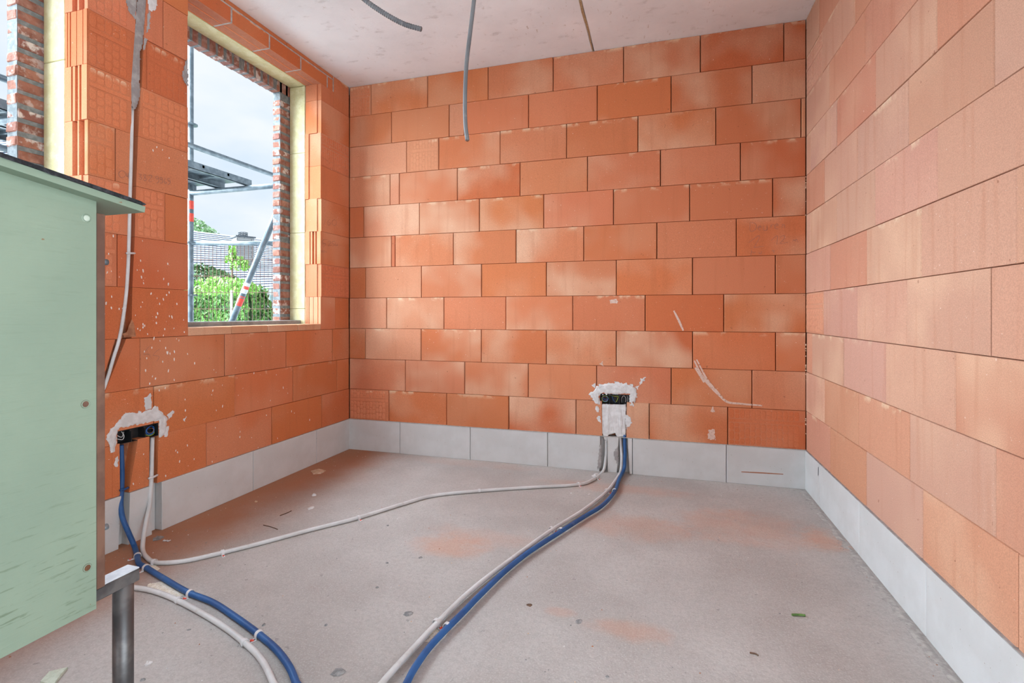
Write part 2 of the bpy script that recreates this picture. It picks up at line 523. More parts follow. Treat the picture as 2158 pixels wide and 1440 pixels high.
def spline(pts, sub=8):
    P = [Vector(p) for p in pts]; out = []
    for i in range(len(P) - 1):
        p0 = P[i - 1] if i else P[i] * 2 - P[i + 1]
        p1, p2 = P[i], P[i + 1]
        p3 = P[i + 2] if i + 2 < len(P) else P[i + 1] * 2 - P[i]
        for k in range(sub):
            t = k / sub
            out.append(.5 * ((2 * p1) + (-p0 + p2) * t + (2 * p0 - 5 * p1 + 4 * p2 - p3) * t * t + (-p0 + 3 * p1 - 3 * p2 + p3) * t ** 3))
    out.append(P[-1])
    return out

# ------------------------------------------------------------------ blockwork
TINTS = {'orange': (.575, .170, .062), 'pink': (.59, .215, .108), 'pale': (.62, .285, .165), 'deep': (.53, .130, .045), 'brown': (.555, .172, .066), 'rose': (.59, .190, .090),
         'sand': (.57, .325, .238), 'blush': (.565, .305, .210), 'peach': (.58, .250, .148), 'apricot': (.58, .230, .125)}
def tint(weights):
    k = random.choices(list(weights), list(weights.values()))[0]
    tot = sum(weights.values())
    mean = [sum(TINTS[q][a] * weights[q] for q in weights) / tot for a in range(3)] if len(weights) > 1 else TINTS[k]
    if len(weights) == 1: mean = [.565, .30, .20] if k in ('sand', 'blush', 'peach', 'apricot') else [.58, .190, .088]
    f = .6 if k in ('sand', 'blush', 'peach', 'apricot') else .68
    c = [f * TINTS[k][a] + (1 - f) * mean[a] for a in range(3)]; j = random.uniform(.96, 1.04)
    return [min(1, c[0] * j), min(1, c[1] * j * random.uniform(.97, 1.03)), min(1, c[2] * j * random.uniform(.95, 1.06))]
_blk = {}
DEPTH = .14
def block_mesh(w, h, depth=DEPTH, c=.003):
    key = (round(w, 3), round(h, 3), depth, c)
    if key not in _blk:
        b = MB(); x, z = key[0] / 2, key[1] / 2
        P = [(-x, depth, -z), (x, depth, -z), (x, depth, z), (-x, depth, z), (-x, c, -z), (x, c, -z), (x, c, z), (-x, c, z),
             (-x + c, 0, -z + c * .5), (x - c, 0, -z + c * .5), (x - c, 0, z - c * .5), (-x + c, 0, z - c * .5)]
        Fq = [(3, 2, 1, 0), (8, 9, 10, 11)]
        for i in range(4):
            j = (i + 1) % 4
            Fq += [(4 + i, 4 + j, 8 + j, 8 + i), (i, j, 4 + j, 4 + i)]
        b.add(P, Fq)
        _blk[key] = b.mesh('block', M['terra'])
    return _blk[key]
GAP, BED = .0052, .0016
def put(o, W, u, v, d=0.0):
    o.location = wpos(W, u, v, d); o.rotation_euler = (0, 0, WALLS[W][1])
def brick(W, parent, u0, u1, v0, v1, weights, pale=None, gap=GAP, d=None, stamped=False, name='brick', depth=DEPTH, color=None):
    w, h = (u1 - u0) - gap, (v1 - v0) - BED
    o = bpy.data.objects.new(name, block_mesh(w, h, depth))
    put(o, W, (u0 + u1) / 2, (v0 + v1) / 2, random.uniform(-.002, .001) if d is None else d)
    o.rotation_euler.z += random.uniform(-.004, .004) * (1 if w > .2 and d is None else 0)
    o.color = (color or tint(weights)) + [random.uniform(.0, .9) if pale is None else pale]
    link(o, parent)
    if stamped: relief(o, w, h, pitch=.0205 if stamped is True else stamped[0], hh=.0024 if stamped is True else stamped[1])
    return o
_rel = {}
def relief(o, w, h, x0=None, x1=None, pitch=.0205, hh=.0024):
    """stamped waffle pattern: rounded pads in two bands with a ridge between"""
    a = -w / 2 + .006 if x0 is None else x0
    b_ = w / 2 - .006 if x1 is None else x1
    key = (round(a, 3), round(b_, 3), round(h, 3), pitch, hh)
    if key not in _rel:
        b = MB(); rnd = random.Random(int((b_ - a) * 1000))
        def pad(xa, xb, za, zb):
            n = 10; P = []
            cx, cz, rx, rz = (xa + xb) / 2, (za + zb) / 2, (xb - xa) / 2, (zb - za) / 2
            for lvl, (k, y) in enumerate(((1.0, .0), (.78, -hh))):
                for i in range(n):
                    an = 2 * math.pi * i / n
                    e = 2 / 3.2
                    P.append((cx + rx * k * math.copysign(abs(math.cos(an)) ** e, math.cos(an)), y, cz + rz * k * math.copysign(abs(math.sin(an)) ** e, math.sin(an))))
            b.add(P, [tuple(range(n, 2 * n))] + [(i, (i + 1) % n, n + (i + 1) % n, n + i) for i in range(n)])
        zr = h / 2 - h * .34
        b.box(a, b_, -hh, 0, zr - .009, zr + .009)
        x = a; ci = 0; q = pitch / .0205
        while x + pitch <= b_ + .001:
            for (zt, zb) in ((h / 2 - .008, zr + .014), (zr - .014, -h / 2 + .008)):
                H_ = zt - zb; z = zt
                first = True
                while z > zb + .012:
                    ln = (.019 * q if ci % 2 else .033 * q) if first else rnd.choice((.024, .033, .040)) * q
                    ln = min(ln, z - zb)
                    if z - ln - zb < .012: ln = z - zb
                    pad(x + .001, x + pitch - .001, z - ln + .001, z - .001); z -= ln; first = False
            x += pitch; ci += 1
        _rel[key] = b.mesh('stamped_relief', M['terra'])
    r = bpy.data.objects.new('stamped_relief', _rel[key])
    r.color = [min(1, c * (1.06 if hh < .0015 else 1.12)) for c in o.color[:3]] + [o.color[3] * .5]
    link(r, o)
    return r
def cut_brick(W, parent, polys, weights, recess=None, depth=DEPTH, pale=.2, name='brick', d=0.0, color=None, mat='terra', cutmat='terra_cut'):
    """a block with chases cut in it: front pieces (polygons in wall coordinates) and a recessed back"""
    us = [p[0] for q in polys for p in q] + ([recess[0], recess[1]] if recess else [])
    vs = [p[1] for q in polys for p in q] + ([recess[2], recess[3]] if recess else [])
    cu, cv = (min(us) + max(us)) / 2, (min(vs) + max(vs)) / 2
    b = MB()
    rd = recess[4] if recess else depth
    for q in polys: b.prism([(p[0] - cu, p[1] - cv) for p in q], 0, rd + .002 if recess else depth)
    if recess: b.box(recess[0] - cu, recess[1] - cu, rd, depth, recess[2] - cv, recess[3] - cv, 1)
    o = b.obj(name, [M[mat], M[cutmat]], parent)
    put(o, W, cu, cv, d)
    o.color = (color or tint(weights)) + [pale]
    return o
def wall_poly_piece(u0, u1, v0, v1, cuts):
    """rectangle minus full-height quads (uLt,uRt,uLb,uRb) -> list of trapezoids"""
    g = GAP / 2; e = BED / 2
    L_t = L_b = u0 + g; out = []
    for (lt, rt, lb, rb) in sorted(cuts):
        out.append([(L_b, v0 + e), (lb, v0 + e), (lt, v1 - e), (L_t, v1 - e)])
        L_t, L_b = rt, rb
    out.append([(L_b, v0 + e), (u1 - g, v0 + e), (u1 - g, v1 - e), (L_t, v1 - e)])
    return [q for q in out if (q[1][0] - q[0][0]) > .004 or (q[2][0] - q[3][0]) > .004]

# ------------------------------------------------------------------ structure: floor and ceiling
YR = -3.0                                   # rear wall behind the camera
XO = -2.84                                  # outer face of the facade
b = MB(); b.box(XL - .14, XR + .14, YR - .14, YB + .14, -.15, 0)
tag(b.obj('floor', M['floor']), 'rough grey concrete floor dusted with orange brick dust', kind='structure')

cmain = MB(); cmain.box(XL - .36, XR + .14, YR - .14, YB + .14, ZC + .04, ZC + .2)
ceil = tag(cmain.obj('ceiling', M['ceiling']), 'pale concrete ceiling of wide precast slabs', kind='structure')
xj = -.468
for (a, c_) in ((XL - .36, xj - .006), (xj + .006, XR + .14)):
    s = MB(); s.cbox(a, c_, YR - .14, YB + .14, ZC, ZC + .05, .004); s.obj('concrete_slab', M['ceiling'], ceil)
s = MB()
prev = None
pts = [(xj + .0025 * math.sin(i * 1.7) + random.uniform(-.001, .001), YR + i * .12) for i in range(56)]
for i in range(55):
    (x0, y0), (x1, y1) = pts[i], pts[i + 1]
    wv = .006 + .002 * math.sin(i * .9)
    s.add([(x0 - wv, y0, ZC - .0008), (x0 + wv, y0, ZC - .0008), (x1 + wv, y1, ZC - .0008), (x1 - wv, y1, ZC - .0008)], [(0, 3, 2, 1)])
tag(s.obj('joint_filler', M['caulk'], ceil), 'brown filler line in the slab joint')

# ------------------------------------------------------------------ structure: back wall
b = MB(); b.box(XL - .14, XR + .14, YB + DEPTH - .012, YB + DEPTH + .03, 0, ZC)
wallB = tag(b.obj('wall_back', M['joint']), 'back wall of large orange clay blocks on a pale base course', kind='structure')
def row_z(i): return (3 - .25 * i, 3 - .25 * (i - 1))
BW = {'orange': 4, 'pink': 4, 'brown': 2, 'rose': 3, 'deep': .6, 'pale': .8}
JB = {1: [781.6, 900.8, 1028.2, 1165.5, 1314, 1476, 1652],
      2: [824.8, 946.4, 978, 1113.8, 1258.5, 1414.4, 1585],
      3: [856.7, 924.4, 1054, 1194, 1344.6, 1508.6, 1688.5],
      4: [822, 841.4, 963.7, 1096, 1238, 1392, 1560.7],
      5: [766.5, 884, 1010.2, 1145.8, 1293, 1453.5, 1628.7],
      6: [824.7, 832.5, 955.5, 1087.6, 1230.2, 1384.4, 1552],
      7: [770, 888, 1014.7, 1151.5, 1299, 1459.4, 1634.4],
      8: [814.6, 935.6, 1066, 1207, 1359.8, 1525.5],
      9: [769.5, 887.6, 1014.3, 1151.5, 1298.8, 1459.8, 1634.8],
      10: [854, 979.3, 1113.2, 1257.6, 1414.3, 1585],
      11: [819.3, 941, 1072, 1214, 1368, 1533.7]}
STB = {(1, 0): (.026, .0013), (3, 1): (.026, .0007), (11, 0): (.030, .0024), (11, 6): (.032, .0007)}
TB = {(3, 0): 'pale', (4, 0): 'pale', (5, 1): 'pale', (6, 0): 'pale', (6, 2): 'pink', (7, 1): 'pale', (8, 0): 'pale', (8, 1): 'pale', (9, 1): 'pale', (10, 0): 'pink', (1, 2): 'brown', (1, 1): 'orange', (1, 5): 'deep', (1, 6): 'deep', (1, 7): 'deep', (2, 6): 'brown', (2, 7): 'deep', (2, 2): 'pale', (3, 4): 'brown', (3, 5): 'brown',  # left-end pale blocks paint window light, top-right deep ones paint the dimness there
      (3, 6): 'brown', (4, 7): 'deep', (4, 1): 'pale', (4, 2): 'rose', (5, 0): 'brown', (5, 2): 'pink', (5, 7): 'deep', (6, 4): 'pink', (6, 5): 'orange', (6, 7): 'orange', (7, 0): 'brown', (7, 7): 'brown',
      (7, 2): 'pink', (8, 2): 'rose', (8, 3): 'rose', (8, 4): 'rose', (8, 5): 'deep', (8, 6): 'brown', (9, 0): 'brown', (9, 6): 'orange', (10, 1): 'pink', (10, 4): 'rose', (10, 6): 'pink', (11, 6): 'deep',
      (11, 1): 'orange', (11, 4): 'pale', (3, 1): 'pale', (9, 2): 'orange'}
PB = {(3, 2): .5, (6, 0): .9, (6, 2): .8, (7, 0): .2, (8, 0): .9, (8, 1): 1, (9, 2): .8, (10, 0): .8, (4, 2): .5, (5, 2): .9, (6, 4): .9, (5, 1): .8, (3, 0): .6, (4, 0): .6, (7, 1): .6, (9, 1): .5, (8, 6): .8, (10, 1): .9, (7, 5): .4}  # pale clouds raised on left-end blocks to paint window light
for i in range(1, 12):
    v0, v1 = row_z(i)
    js = [XL] + [uB(x) for x in JB[i]] + [XR]
    for k in range(len(js) - 1):
        u0, u1 = js[k], js[k + 1]
        if u1 - u0 < .012: continue
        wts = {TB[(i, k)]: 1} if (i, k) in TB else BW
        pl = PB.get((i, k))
        if i == 10 and k == 4:      # notch over the socket box
            g = GAP / 2
            s0, s1, sz = uB(1264), uB(1328), .553
            cut_brick('B', wallB, [[(u0 + g, v0), (s0, v0), (s0, sz), (s1, sz), (s1, v0), (u1 - g, v0), (u1 - g, v1 - .001), (u0 + g, v1 - .001)]], wts,
                      (u0 + g, u1 - g, v0, v1 - .001, .055), pale=.3)
            continue
        if i == 11 and k == 4:      # chase below the socket box
            s0, s1 = uB(1268), uB(1321)
            cut_brick('B', wallB, wall_poly_piece(u0, u1, v0, v1, [(s0, s1, s0 + .004, s1 - .003)]), wts, (u0 + .003, u1 - .003, v0, v1, .056), pale=.7)
            continue
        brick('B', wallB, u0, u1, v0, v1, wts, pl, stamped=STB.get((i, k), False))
# base course
js = [XL - .0] + [uB(x) for x in (843.5, 991.6, 1154.4, 1333, 1530.5)] + [XR]
def base_block(W, parent, u0, u1, cuts=()):
    b = MB(); dep = .15
    cu = (u0 + u1) / 2
    if cuts:
        for q in wall_poly_piece(u0, u1, .0, .2495, cuts): b.prism([(p[0] - cu, p[1] - .125) for p in q], 0, .047)
        b.box(u0 - cu + .002, u1 - cu - .002, .045, dep, -.125, .1245)
    else:
        b.cbox(u0 - cu + .0018, u1 - cu - .0018, 0, dep, -.125, .1245, .002)
    o = b.obj('base_block', M['base'], parent); put(o, W, cu, .125, .007)
    return o
for k in range(len(js) - 1):
    cuts = []
    if k == 3:
        cuts = [(uB(1265), uB(1280.5), uB(1263), uB(1281)), (uB(1304), uB(1323), uB(1300), uB(1327))]
    base_block('B', wallB, js[k], js[k + 1], cuts)
b = MB(); b.box(XL, XR, YB - .0085, YB + .02, .2495, .2525)
b.obj('bed_joint', M['lintel_mortar'], wallB)

# ------------------------------------------------------------------ structure: right wall
RO = (-.75, 1.65, 2.5)                      # invented opening for the side fill lamp: u range and head height
b = MB()
for (y0, y1, z0, z1) in ((YR, -RO[1], 0, ZC), (-RO[0], YB + .14, 0, ZC), (-RO[1], -RO[0], RO[2], ZC)): b.box(XR + DEPTH - .012, XR + DEPTH + .03, y0, y1, z0, z1)
wallR = tag(b.obj('wall_right', M['joint']), 'right wall of pale orange clay blocks on a white base course', kind='structure')
RW = {'blush': 4, 'sand': 6, 'apricot': 1, 'peach': 3}
JR = {1: [1725.8], 2: [1733, 1801], 3: [1748, 1823], 4: [1708, 1763, 1845, 1974.6], 5: [1737, 1806.7, 1913.4, 2093], 6: [1706.7, 1763, 1843.8, 1975.5],
      7: [1748.8, 1825.5, 1940, 2142], 8: [1735, 1805, 1910, 2087], 9: [1711, 1777, 1866.7, 2012.9], 10: [1738, 1808.6, 1916, 2097.6], 11: [1749, 1824.6, 1943, 2143.3]}
STR = {(2, 0), (8, 0)}
TR = {(10, 2): 'peach', (10, 1): 'peach', (11, 3): 'peach', (11, 4): 'apricot', (4, 3): 'sand', (3, 1): 'peach', (3, 2): 'peach', (2, 2): 'peach', (1, 1): 'peach', (7, 3): 'blush', (7, 4): 'blush', (8, 3): 'blush', (8, 4): 'blush',
      (7, 2): 'sand', (6, 2): 'sand', (10, 3): 'blush', (10, 4): 'peach', (11, 2): 'sand', (5, 2): 'sand', (2, 1): 'sand', (9, 3): 'blush', (4, 4): 'peach'}
for i in range(1, 12):
    v0, v1 = row_z(i)
    js = [-YB] + [uR(x) for x in JR[i]]
    while js[-1] < -YR - .06: js.append(min(js[-1] + .505, -YR))
    for k in range(len(js) - 1):
        wts = {TR[(i, k)]: 1} if (i, k) in TR else RW
        u0, u1 = js[k], js[k + 1]
        for (p, q) in (((u0, min(u1, RO[0])), (max(u0, RO[1]), u1)) if v0 < RO[2] - .01 else ((u0, u1),)):
            if q - p > .03:
                brick('R', wallR, p, q, v0, v1, wts, None if (i, k) not in ((7, 2), (8, 2)) else .9, stamped=(i, k) in STR and (.024, .0022), gap=.004)
js = [-YB] + [uR(x) for x in (1730.5, 1814, 1956)]
while js[-1] < -YR - .06: js.append(min(js[-1] + .607, -YR))
for k in range(len(js) - 1):
    for (p, q) in ((js[k], min(js[k + 1], RO[0])), (max(js[k], RO[1]), js[k + 1])):
        if q - p > .03: base_block('R', wallR, p, q)
b = MB(); b.box(XR - .0085, XR + .02, YR, -RO[1], .2495, .253); b.box(XR - .0085, XR + .02, -RO[0], YB, .2495, .253)
b.obj('bed_joint', M['mortar'], wallR)

# ------------------------------------------------------------------ structure: left wall with two window openings
W1 = (2.124, 3.24); W2 = (.504, 1.62); SILL, HEAD = 1.0, 2.875
b = MB()
for (u0, u1, v0, v1) in ((YR, YB, 0, SILL - .03), (YR, W2[0] - .03, SILL - .03, ZC), (W2[1] + .03, W1[0] - .03, SILL - .03, HEAD + .05), (W1[1] + .03, YB, SILL - .03, HEAD + .05), (W2[0] - .03, YB, HEAD + .05, ZC)):
    b.box(XL - DEPTH - .004, XL - DEPTH + .012, u0, u1, v0, v1)
wallL = tag(b.obj('wall_left', M['joint']), 'left wall of orange clay blocks with two window openings', kind='structure')
LW = {'orange': 7, 'brown': 2, 'deep': 1, 'rose': 1}
PW = {'rose': 3, 'orange': 2, 'deep': 1, 'pink': 1}
PROF = {'flat': [(0, .03, 0), (.03, .11, .007), (.11, .14, 0)],
        'tongue': [(0, .034, .006), (.034, .105, 0), (.105, .14, .006)],
        'slots': [(0, .034, 0), (.034, .050, .03), (.050, .060, .002), (.060, .078, .03), (.078, .092, .002), (.092, .100, .02), (.100, .14, 0)],
        'wide': [(0, .02, .004), (.02, .052, .03), (.052, .062, .002), (.062, .092, .03), (.092, .14, 0)],
        'ribs': [(0, .022, 0), (.022, .030, .009), (.030, .066, .002), (.066, .070, .010), (.070, .104, .002), (.104, .110, .009), (.110, .122, .001), (.122, .127, .009), (.127, .14, .001)]}
def jamb_brick(u_end, u_far, v0, v1, prof, wts, stamped=False, sgn=1, cuts=None):
    """block whose end face at u_end shows its tongue-and-groove ribs"""
    cu, cv = (u_end + u_far) / 2, (v0 + v1) / 2
    pl = []
    for (d0, d1, rc) in PROF[prof]:
        pl += [(u_end + sgn * rc - cu, d0), (u_end + sgn * rc - cu, d1)]
    uf = u_far - sgn * GAP / 2
    pl += [(uf - cu, .14), (uf - cu, 0)]
    b = MB(); b.zprism(pl, v0 - cv + .0008, v1 - cv - .0008)
    o = b.obj('brick', M['terra'], wallL); put(o, 'L', cu, cv, random.uniform(-.001, .001))
    o.color = tint(wts) + [random.uniform(.1, .5)]
    if stamped: relief(o, abs(u_far - u_end) - .01, v1 - v0, pitch=.034 if u_end < 2 else .026, hh=.0016 if u_end < 2 else .0022)
    return o
# right of window 1, rows 2..8
prof1 = {2: 'tongue', 3: 'flat', 4: 'flat', 5: 'tongue', 6: 'slots', 7: 'tongue', 8: 'ribs'}
for i in range(2, 9):
    v0, v1 = row_z(i)
    u1 = uL(706.4) if i == 8 else YB
    jamb_brick(W1[1], u1, SILL if i == 8 else v0, v1, prof1[i], {'rose': 2, 'orange': 2, 'deep': .6}, stamped=i in (3, 7))
    if i == 8: brick('L', wallL, u1, YB, v0, v1, LW)
jamb_brick(W1[1], 3.396, 2.75, HEAD, 'tongue', LW)
brick('L', wallL, 3.396, YB, 2.75, 3.0, LW)
# lintel over window 1 (and over window 2)
def lintel(ends, joints):
    js = [ends[0]] + joints + [ends[1]]
    for k in range(len(js) - 1):
        a, c_ = js[k] + .0065, js[k + 1] - .0065
        cu = (a + c_) / 2; b = MB()
        # plan: trough with fine ribs on the soffit
        prof = []; x = 0
        zs = 0
        poly = [(0, HEAD + .088), (0, HEAD)]
        dpt = .006
        while dpt < .134:
            poly += [(dpt, HEAD), (dpt, HEAD + .0035), (dpt + .004, HEAD + .0035), (dpt + .004, HEAD)]
            dpt += .0085 if not (.05 < dpt < .06 or .092 < dpt < .1) else .018
        poly += [(.14, HEAD), (.14, HEAD + .088)]
        n = len(poly)
        vs = [(a - cu, y, z - HEAD) for y, z in poly] + [(c_ - cu, y, z - HEAD) for y, z in poly]
        fs = [tuple(range(n)), tuple(range(2 * n - 1, n - 1, -1))] + [(i, n + i, n + (i + 1) % n, (i + 1) % n) for i in range(n)]
        b.add(vs, [f[::-1] for f in fs])
        o = b.obj('lintel_brick', M['terra'], wallL); put(o, 'L', cu, HEAD, 0)
        o.color = tint({'deep': 1, 'orange': 1}) + [.1]
    b = MB()
    b.box(XL - .135, XL - .0008, ends[0] + .001, ends[1] - .001, HEAD + .0012, HEAD + .086)
    b.box(XL - .135, XL - .001, ends[0], ends[1] + .006, HEAD + .088, HEAD + .098)
    b.obj('lintel_mortar', M['lintel_mortar'], wallL)
lintel((1.97, 3.39), [2.113, 2.4146, 2.7200, 3.0205, 3.318])
lintel((.35, 1.775), [.65, .95, 1.25, 1.55])
for (u0, u1) in ((1.80, uL(474.4)), (uL(474.4), uL(604.5)), (uL(604.5), 3.396), (.35, .86), (.86, 1.36), (1.36, 1.80)):
    brick('L', wallL, u0, u1, HEAD + .098, 3.0, LW, .1)
b = MB(); b.box(XL - .13, XL - .001, 3.392, 3.399, 2.875, 2.998); b.obj('lintel_mortar', M['lintel_mortar'], wallL)
# pier between the windows; chase cut through each course: (left top, right top, left bottom, right bottom) in px
CH = {1: (290, 311, 290, 311), 2: (290, 311, 284, 304), 3: (284, 304, 276.5, 299), 4: (276.5, 298, 277, 291), 5: (275, 291, 272, 287), 6: (272.5, 287, 270, 284), 7: (271, 284, 267, 279), 8: (267, 279, 257, 277)}
PJ = {2: 344, 3: 309, 5: 243, 6: 348, 7: 246.6}
profP = {1: 'tongue', 2: 'wide', 3: 'ribs', 4: 'slots', 5: 'wide', 6: 'tongue', 7: 'flat', 8: 'tongue'}
STP = {2: (0,), 3: (0, 1), 4: (0, 1), 5: (0,), 6: (0,), 7: (0,)}
for i in range(1, 9):
    v0, v1 = row_z(i)
    if i == 1: v1 = HEAD
    ch = [uL(x) for x in CH[i]]
    js = [W2[1]] + ([uL(PJ[i])] if i in PJ else []) + [W1[0]]
    for k in range(len(js) - 1):
        u0, u1 = js[k], js[k + 1]
        # does the chase pass this block?
        cm = (ch[0] + ch[1]) / 2
        if u0 < cm < u1:
            rec = (max(u0 + .06 if u0 == W2[1] else u0 + .003, u0), u1 - .003, v0 + .001, v1 - .001, .04)
            a0, a1 = u0, u1
            polys = wall_poly_piece(a0 - (GAP / 2 if u0 == W2[1] else 0), a1 + (GAP / 2 if u1 == W1[0] else 0), v0, v1, [(max(ch[0], a0 + .008), min(ch[1], a1 - .008), max(ch[2], a0 + .008), min(ch[3], a1 - .008))])
            if u0 == W2[1]:
                # keep the ribbed jamb end as its own full-depth strip of the same block
                end = u0 + .06
                for q in polys:
                    q[:] = [(max(p[0], end - .001), p[1]) for p in q] if q is polys[0] else q
            o = cut_brick('L', wallL, polys, PW, rec, pale=.15)
            if u0 == W2[1]:
                e = jamb_brick(u0, end + .001 + GAP / 2, v0, v1, profP[i], PW); e.color = o.color; e.parent = o; e.name = 'block_end'
                e.matrix_parent_inverse = Matrix.Identity(4)
                e.location = Vector((e.location.y - o.location.y, -(e.location.x - o.location.x), e.location.z - o.location.z)); e.rotation_euler = (0, 0, 0)
            for p_i, q in enumerate(polys):
                if i in STP and (len(js) == 2 or (k in STP[i] and not (i == 3 and p_i == 1)) or (i == 3 and k == 0 and p_i == 0)):
                    x0 = max(q[0][0], q[3][0]) + .006; x1 = min(q[1][0], q[2][0]) - .006
                    if u0 == W2[1] and p_i == 0: x0 = u0 + .008
                    cu, cv = wpos_inv = (o.location.y, o.location.z)
                    if x1 - x0 > .03 and not (i == 2 and p_i == 1):
                        r = relief(o, 0, v1 - v0, round(x0 - cu, 3), round(x1 - cu, 3), pitch=.034, hh=.0016)
                        r.location = (0, -.0004, (v0 + v1) / 2 - o.location.z)
        else:
            st = i in STP and k in STP[i] or (i == 3 and k == 1)
            if u0 == W2[1]: jamb_brick(u0, u1, v0, v1, profP[i], PW, stamped=st)
            else: brick('L', wallL, u0, u1 + GAP / 2, v0, v1, PW if i < 6 else LW, stamped=(.034, .0010) if st else False, pale=.1)
# rows 9..11 under the windows
JL = {9: [295.3, 474, 603.6, 701.4], 10: [323.6, 495, 618, 711], 11: [435, 573.6, 677.8]}
SU0, SU1, SV0, SV1 = uL(247), uL(334), .497, .560          # left socket box
CA = (uL(252), uL(291), uL(253), uL(272)); CB = (uL(315), uL(335), uL(314), uL(331))
for i in (9, 10, 11):
    v0, v1 = row_z(i)
    js = sorted([uL(x) for x in JL[i]] + [YB])
    if i == 11: js = [uL(435) - .505] + js
    while js[0] > YR + .06: js = [max(js[0] - .505, YR)] + js
    for k in range(len(js) - 1):
        u0, u1 = js[k], js[k + 1]
        if i == 9 and u0 < uL(255) < u1:
            cut_brick('L', wallL, wall_poly_piece(u0, u1, v0, v1, [(uL(243), uL(266), uL(207), uL(220))]), LW, (u0 + .003, u1 - .003, v0 + .001, v1 - .001, .04))
        elif i == 10 and u0 < SU0 < u1:
            g = GAP / 2; sr = min(SU1, u1 - g)
            cut_brick('L', wallL, [[(u0 + g, v0), (SU0, v0), (SU0, SV1), (sr, SV1), (u1 - g, SV1), (u1 - g, v1 - .001), (u0 + g, v1 - .001)]], LW, (u0 + g, u1 - g, v0, v1 - .001, .055))
        elif i == 10 and u0 < SU1 < u1:
            g = GAP / 2
            cut_brick('L', wallL, [[(SU1, v0), (u1 - g, v0), (u1 - g, v1 - .001), (u0 + g, v1 - .001), (u0 + g, SV1), (SU1, SV1)]], LW, (u0 + g, u1 - g, v0, v1 - .001, .055))
        elif i == 11 and u0 < CA[0] < u1:
            kf = uL(237)
            cut_brick('L', wallL, wall_poly_piece(u0, u1, v0, v1, [(kf - .004, kf, kf - .004, kf), CA, CB]), LW, (u0 + .003, u1 - .003, v0 + .001, v1 - .001, .056))
        else:
            brick('L', wallL, u0, u1, v0, v1, LW, .25)
js = [uL(532) - .607, uL(532), uL(665.3), YB]
while js[0] > YR + .06: js = [max(js[0] - .607, YR)] + js
for k in range(len(js) - 1):
    cuts = []
    if js[k] < uL(260) < js[k + 1]:
        cuts = [(uL(253), uL(272), uL(247), uL(268)), (uL(313), uL(338), uL(318), uL(340))]
    base_block('L', wallL, js[k], js[k + 1], cuts)
# left wall before window 2 (behind the viewpoint)
for i in range(1, 9):
    v0, v1 = row_z(i)
    js = [W2[0]]; first = .505 if i % 2 else .25
    js = [W2[0] - first] + js
    while js[0] > YR + .06: js = [max(js[0] - .505, YR)] + js
    for k in range(len(js) - 1): brick('L', wallL, js[k], js[k + 1], v0, v1, LW)

# rear wall behind the camera with an invented opening for the fill lamp
b = MB()
for (x0, x1, z0, z1) in ((XL - .1, -2.0, 0, ZC), (-.8, XR + .1, 0, ZC), (-2.0, -.8, 2.2, ZC)):
    b.box(x0, x1, YR - .14, YR, z0, z1)
wr_ = tag(b.obj('wall_rear', M['terra']), 'rear clay block wall with an added opening for fill light', kind='structure'); wr_.color = TINTS['orange'] + (.3,)

# ------------------------------------------------------------------ facade: insulation and outer brick leaf
XI0, XI1 = XL - DEPTH, -2.77
def insul(y0, y1, z0, z1):
    b = MB(); b.cbox(XI1 + .002, XI0 - .005, y0 + .001, y1 - .001, z0 + .001, z1 - .001, .003)
    return b.obj('insulation_board', M['insul'], wallL)
for (z0, z1) in ((1.0, 1.16), (1.16, 1.745), (1.745, 2.36), (2.36, HEAD)): insul(W1[1], YB + .1, z0, z1)
for (z0, z1) in ((1.0, 1.6), (1.6, 2.29), (2.29, HEAD)): insul(W2[1], W1[0], z0, z1)
for (y0, y1) in ((.2, 1.35), (1.35, 2.88), (2.88, YB + .1)): insul(y0, y1, HEAD, ZC + .03)
insul(YR, YB + .1, 0, 1.0); insul(YR, W2[0], 1.0, ZC); insul(YR, .2, HEAD, ZC)
RB = .10                                              # brick leaf laps the opening
HB = 2.80; XB0, XB1 = XI1, XO
b = MB()
for (y0, y1, z0, z1) in ((YR - .3, YB + .4, -.6, 1.035), (YR - .3, W2[0] + RB, 1.035, ZC + .3), (W2[1] - RB + .003, W1[0] + RB - .003, 1.035, ZC + .3), (W1[1] - RB + .003, YB + .4, 1.035, ZC + .3), (W2[0], W1[1], HB + .003, ZC + .3)):
    b.box(XB1 + .003, XB0 - .0025, y0, y1, z0, z1)
facade = tag(b.obj('wall_facade', M['facebrick_mortar']), 'outer leaf of red face brick with grey mortar joints', kind='structure')
FB = [(.31, .125, .085), (.36, .15, .10), (.28, .11, .08), (.34, .16, .12), (.26, .105, .085)]
_fb = {}
def fbrick(y0, y1, z0, z1):
    w_, h_ = y1 - y0, z1 - z0
    key = (round(w_, 3), round(h_, 3), random.randint(0, 4))
    if key not in _fb:
        b = MB(); b.cbox(XB1 - XB0 + .0, 0, -w_ / 2, w_ / 2, -h_ / 2, h_ / 2, .006)
        b.v = [(x + random.uniform(-.0025, .0025), y + random.uniform(-.0025, .0025), z + random.uniform(-.002, .002)) for x, y, z in b.v]
        _fb[key] = b.mesh('face_brick', M['face'])
    o = bpy.data.objects.new('face_brick', _fb[key])
    o.location = (XB0 + random.uniform(-.002, .001), (y0 + y1) / 2 + random.uniform(-.003, .003), (z0 + z1) / 2)
    o.color = list(random.choice(FB)) + [random.choice((.1, .2, .5, .9, 1.0))]
    return link(o, facade)
PIT = .0633
z = 1.052; k = 0
while z + .05 < HB + .01:
    ln = .21 if k % 2 else .16
    fbrick(W1[1] - RB, W1[1] - RB + ln, z, z + .050)
    fbrick(W2[1] - RB, W2[1] - RB + ln, z, z + .050)
    fbrick(W1[0] + RB - ln, W1[0] + RB, z, z + .050)
    z += PIT; k += 1
y = W1[0] + .02
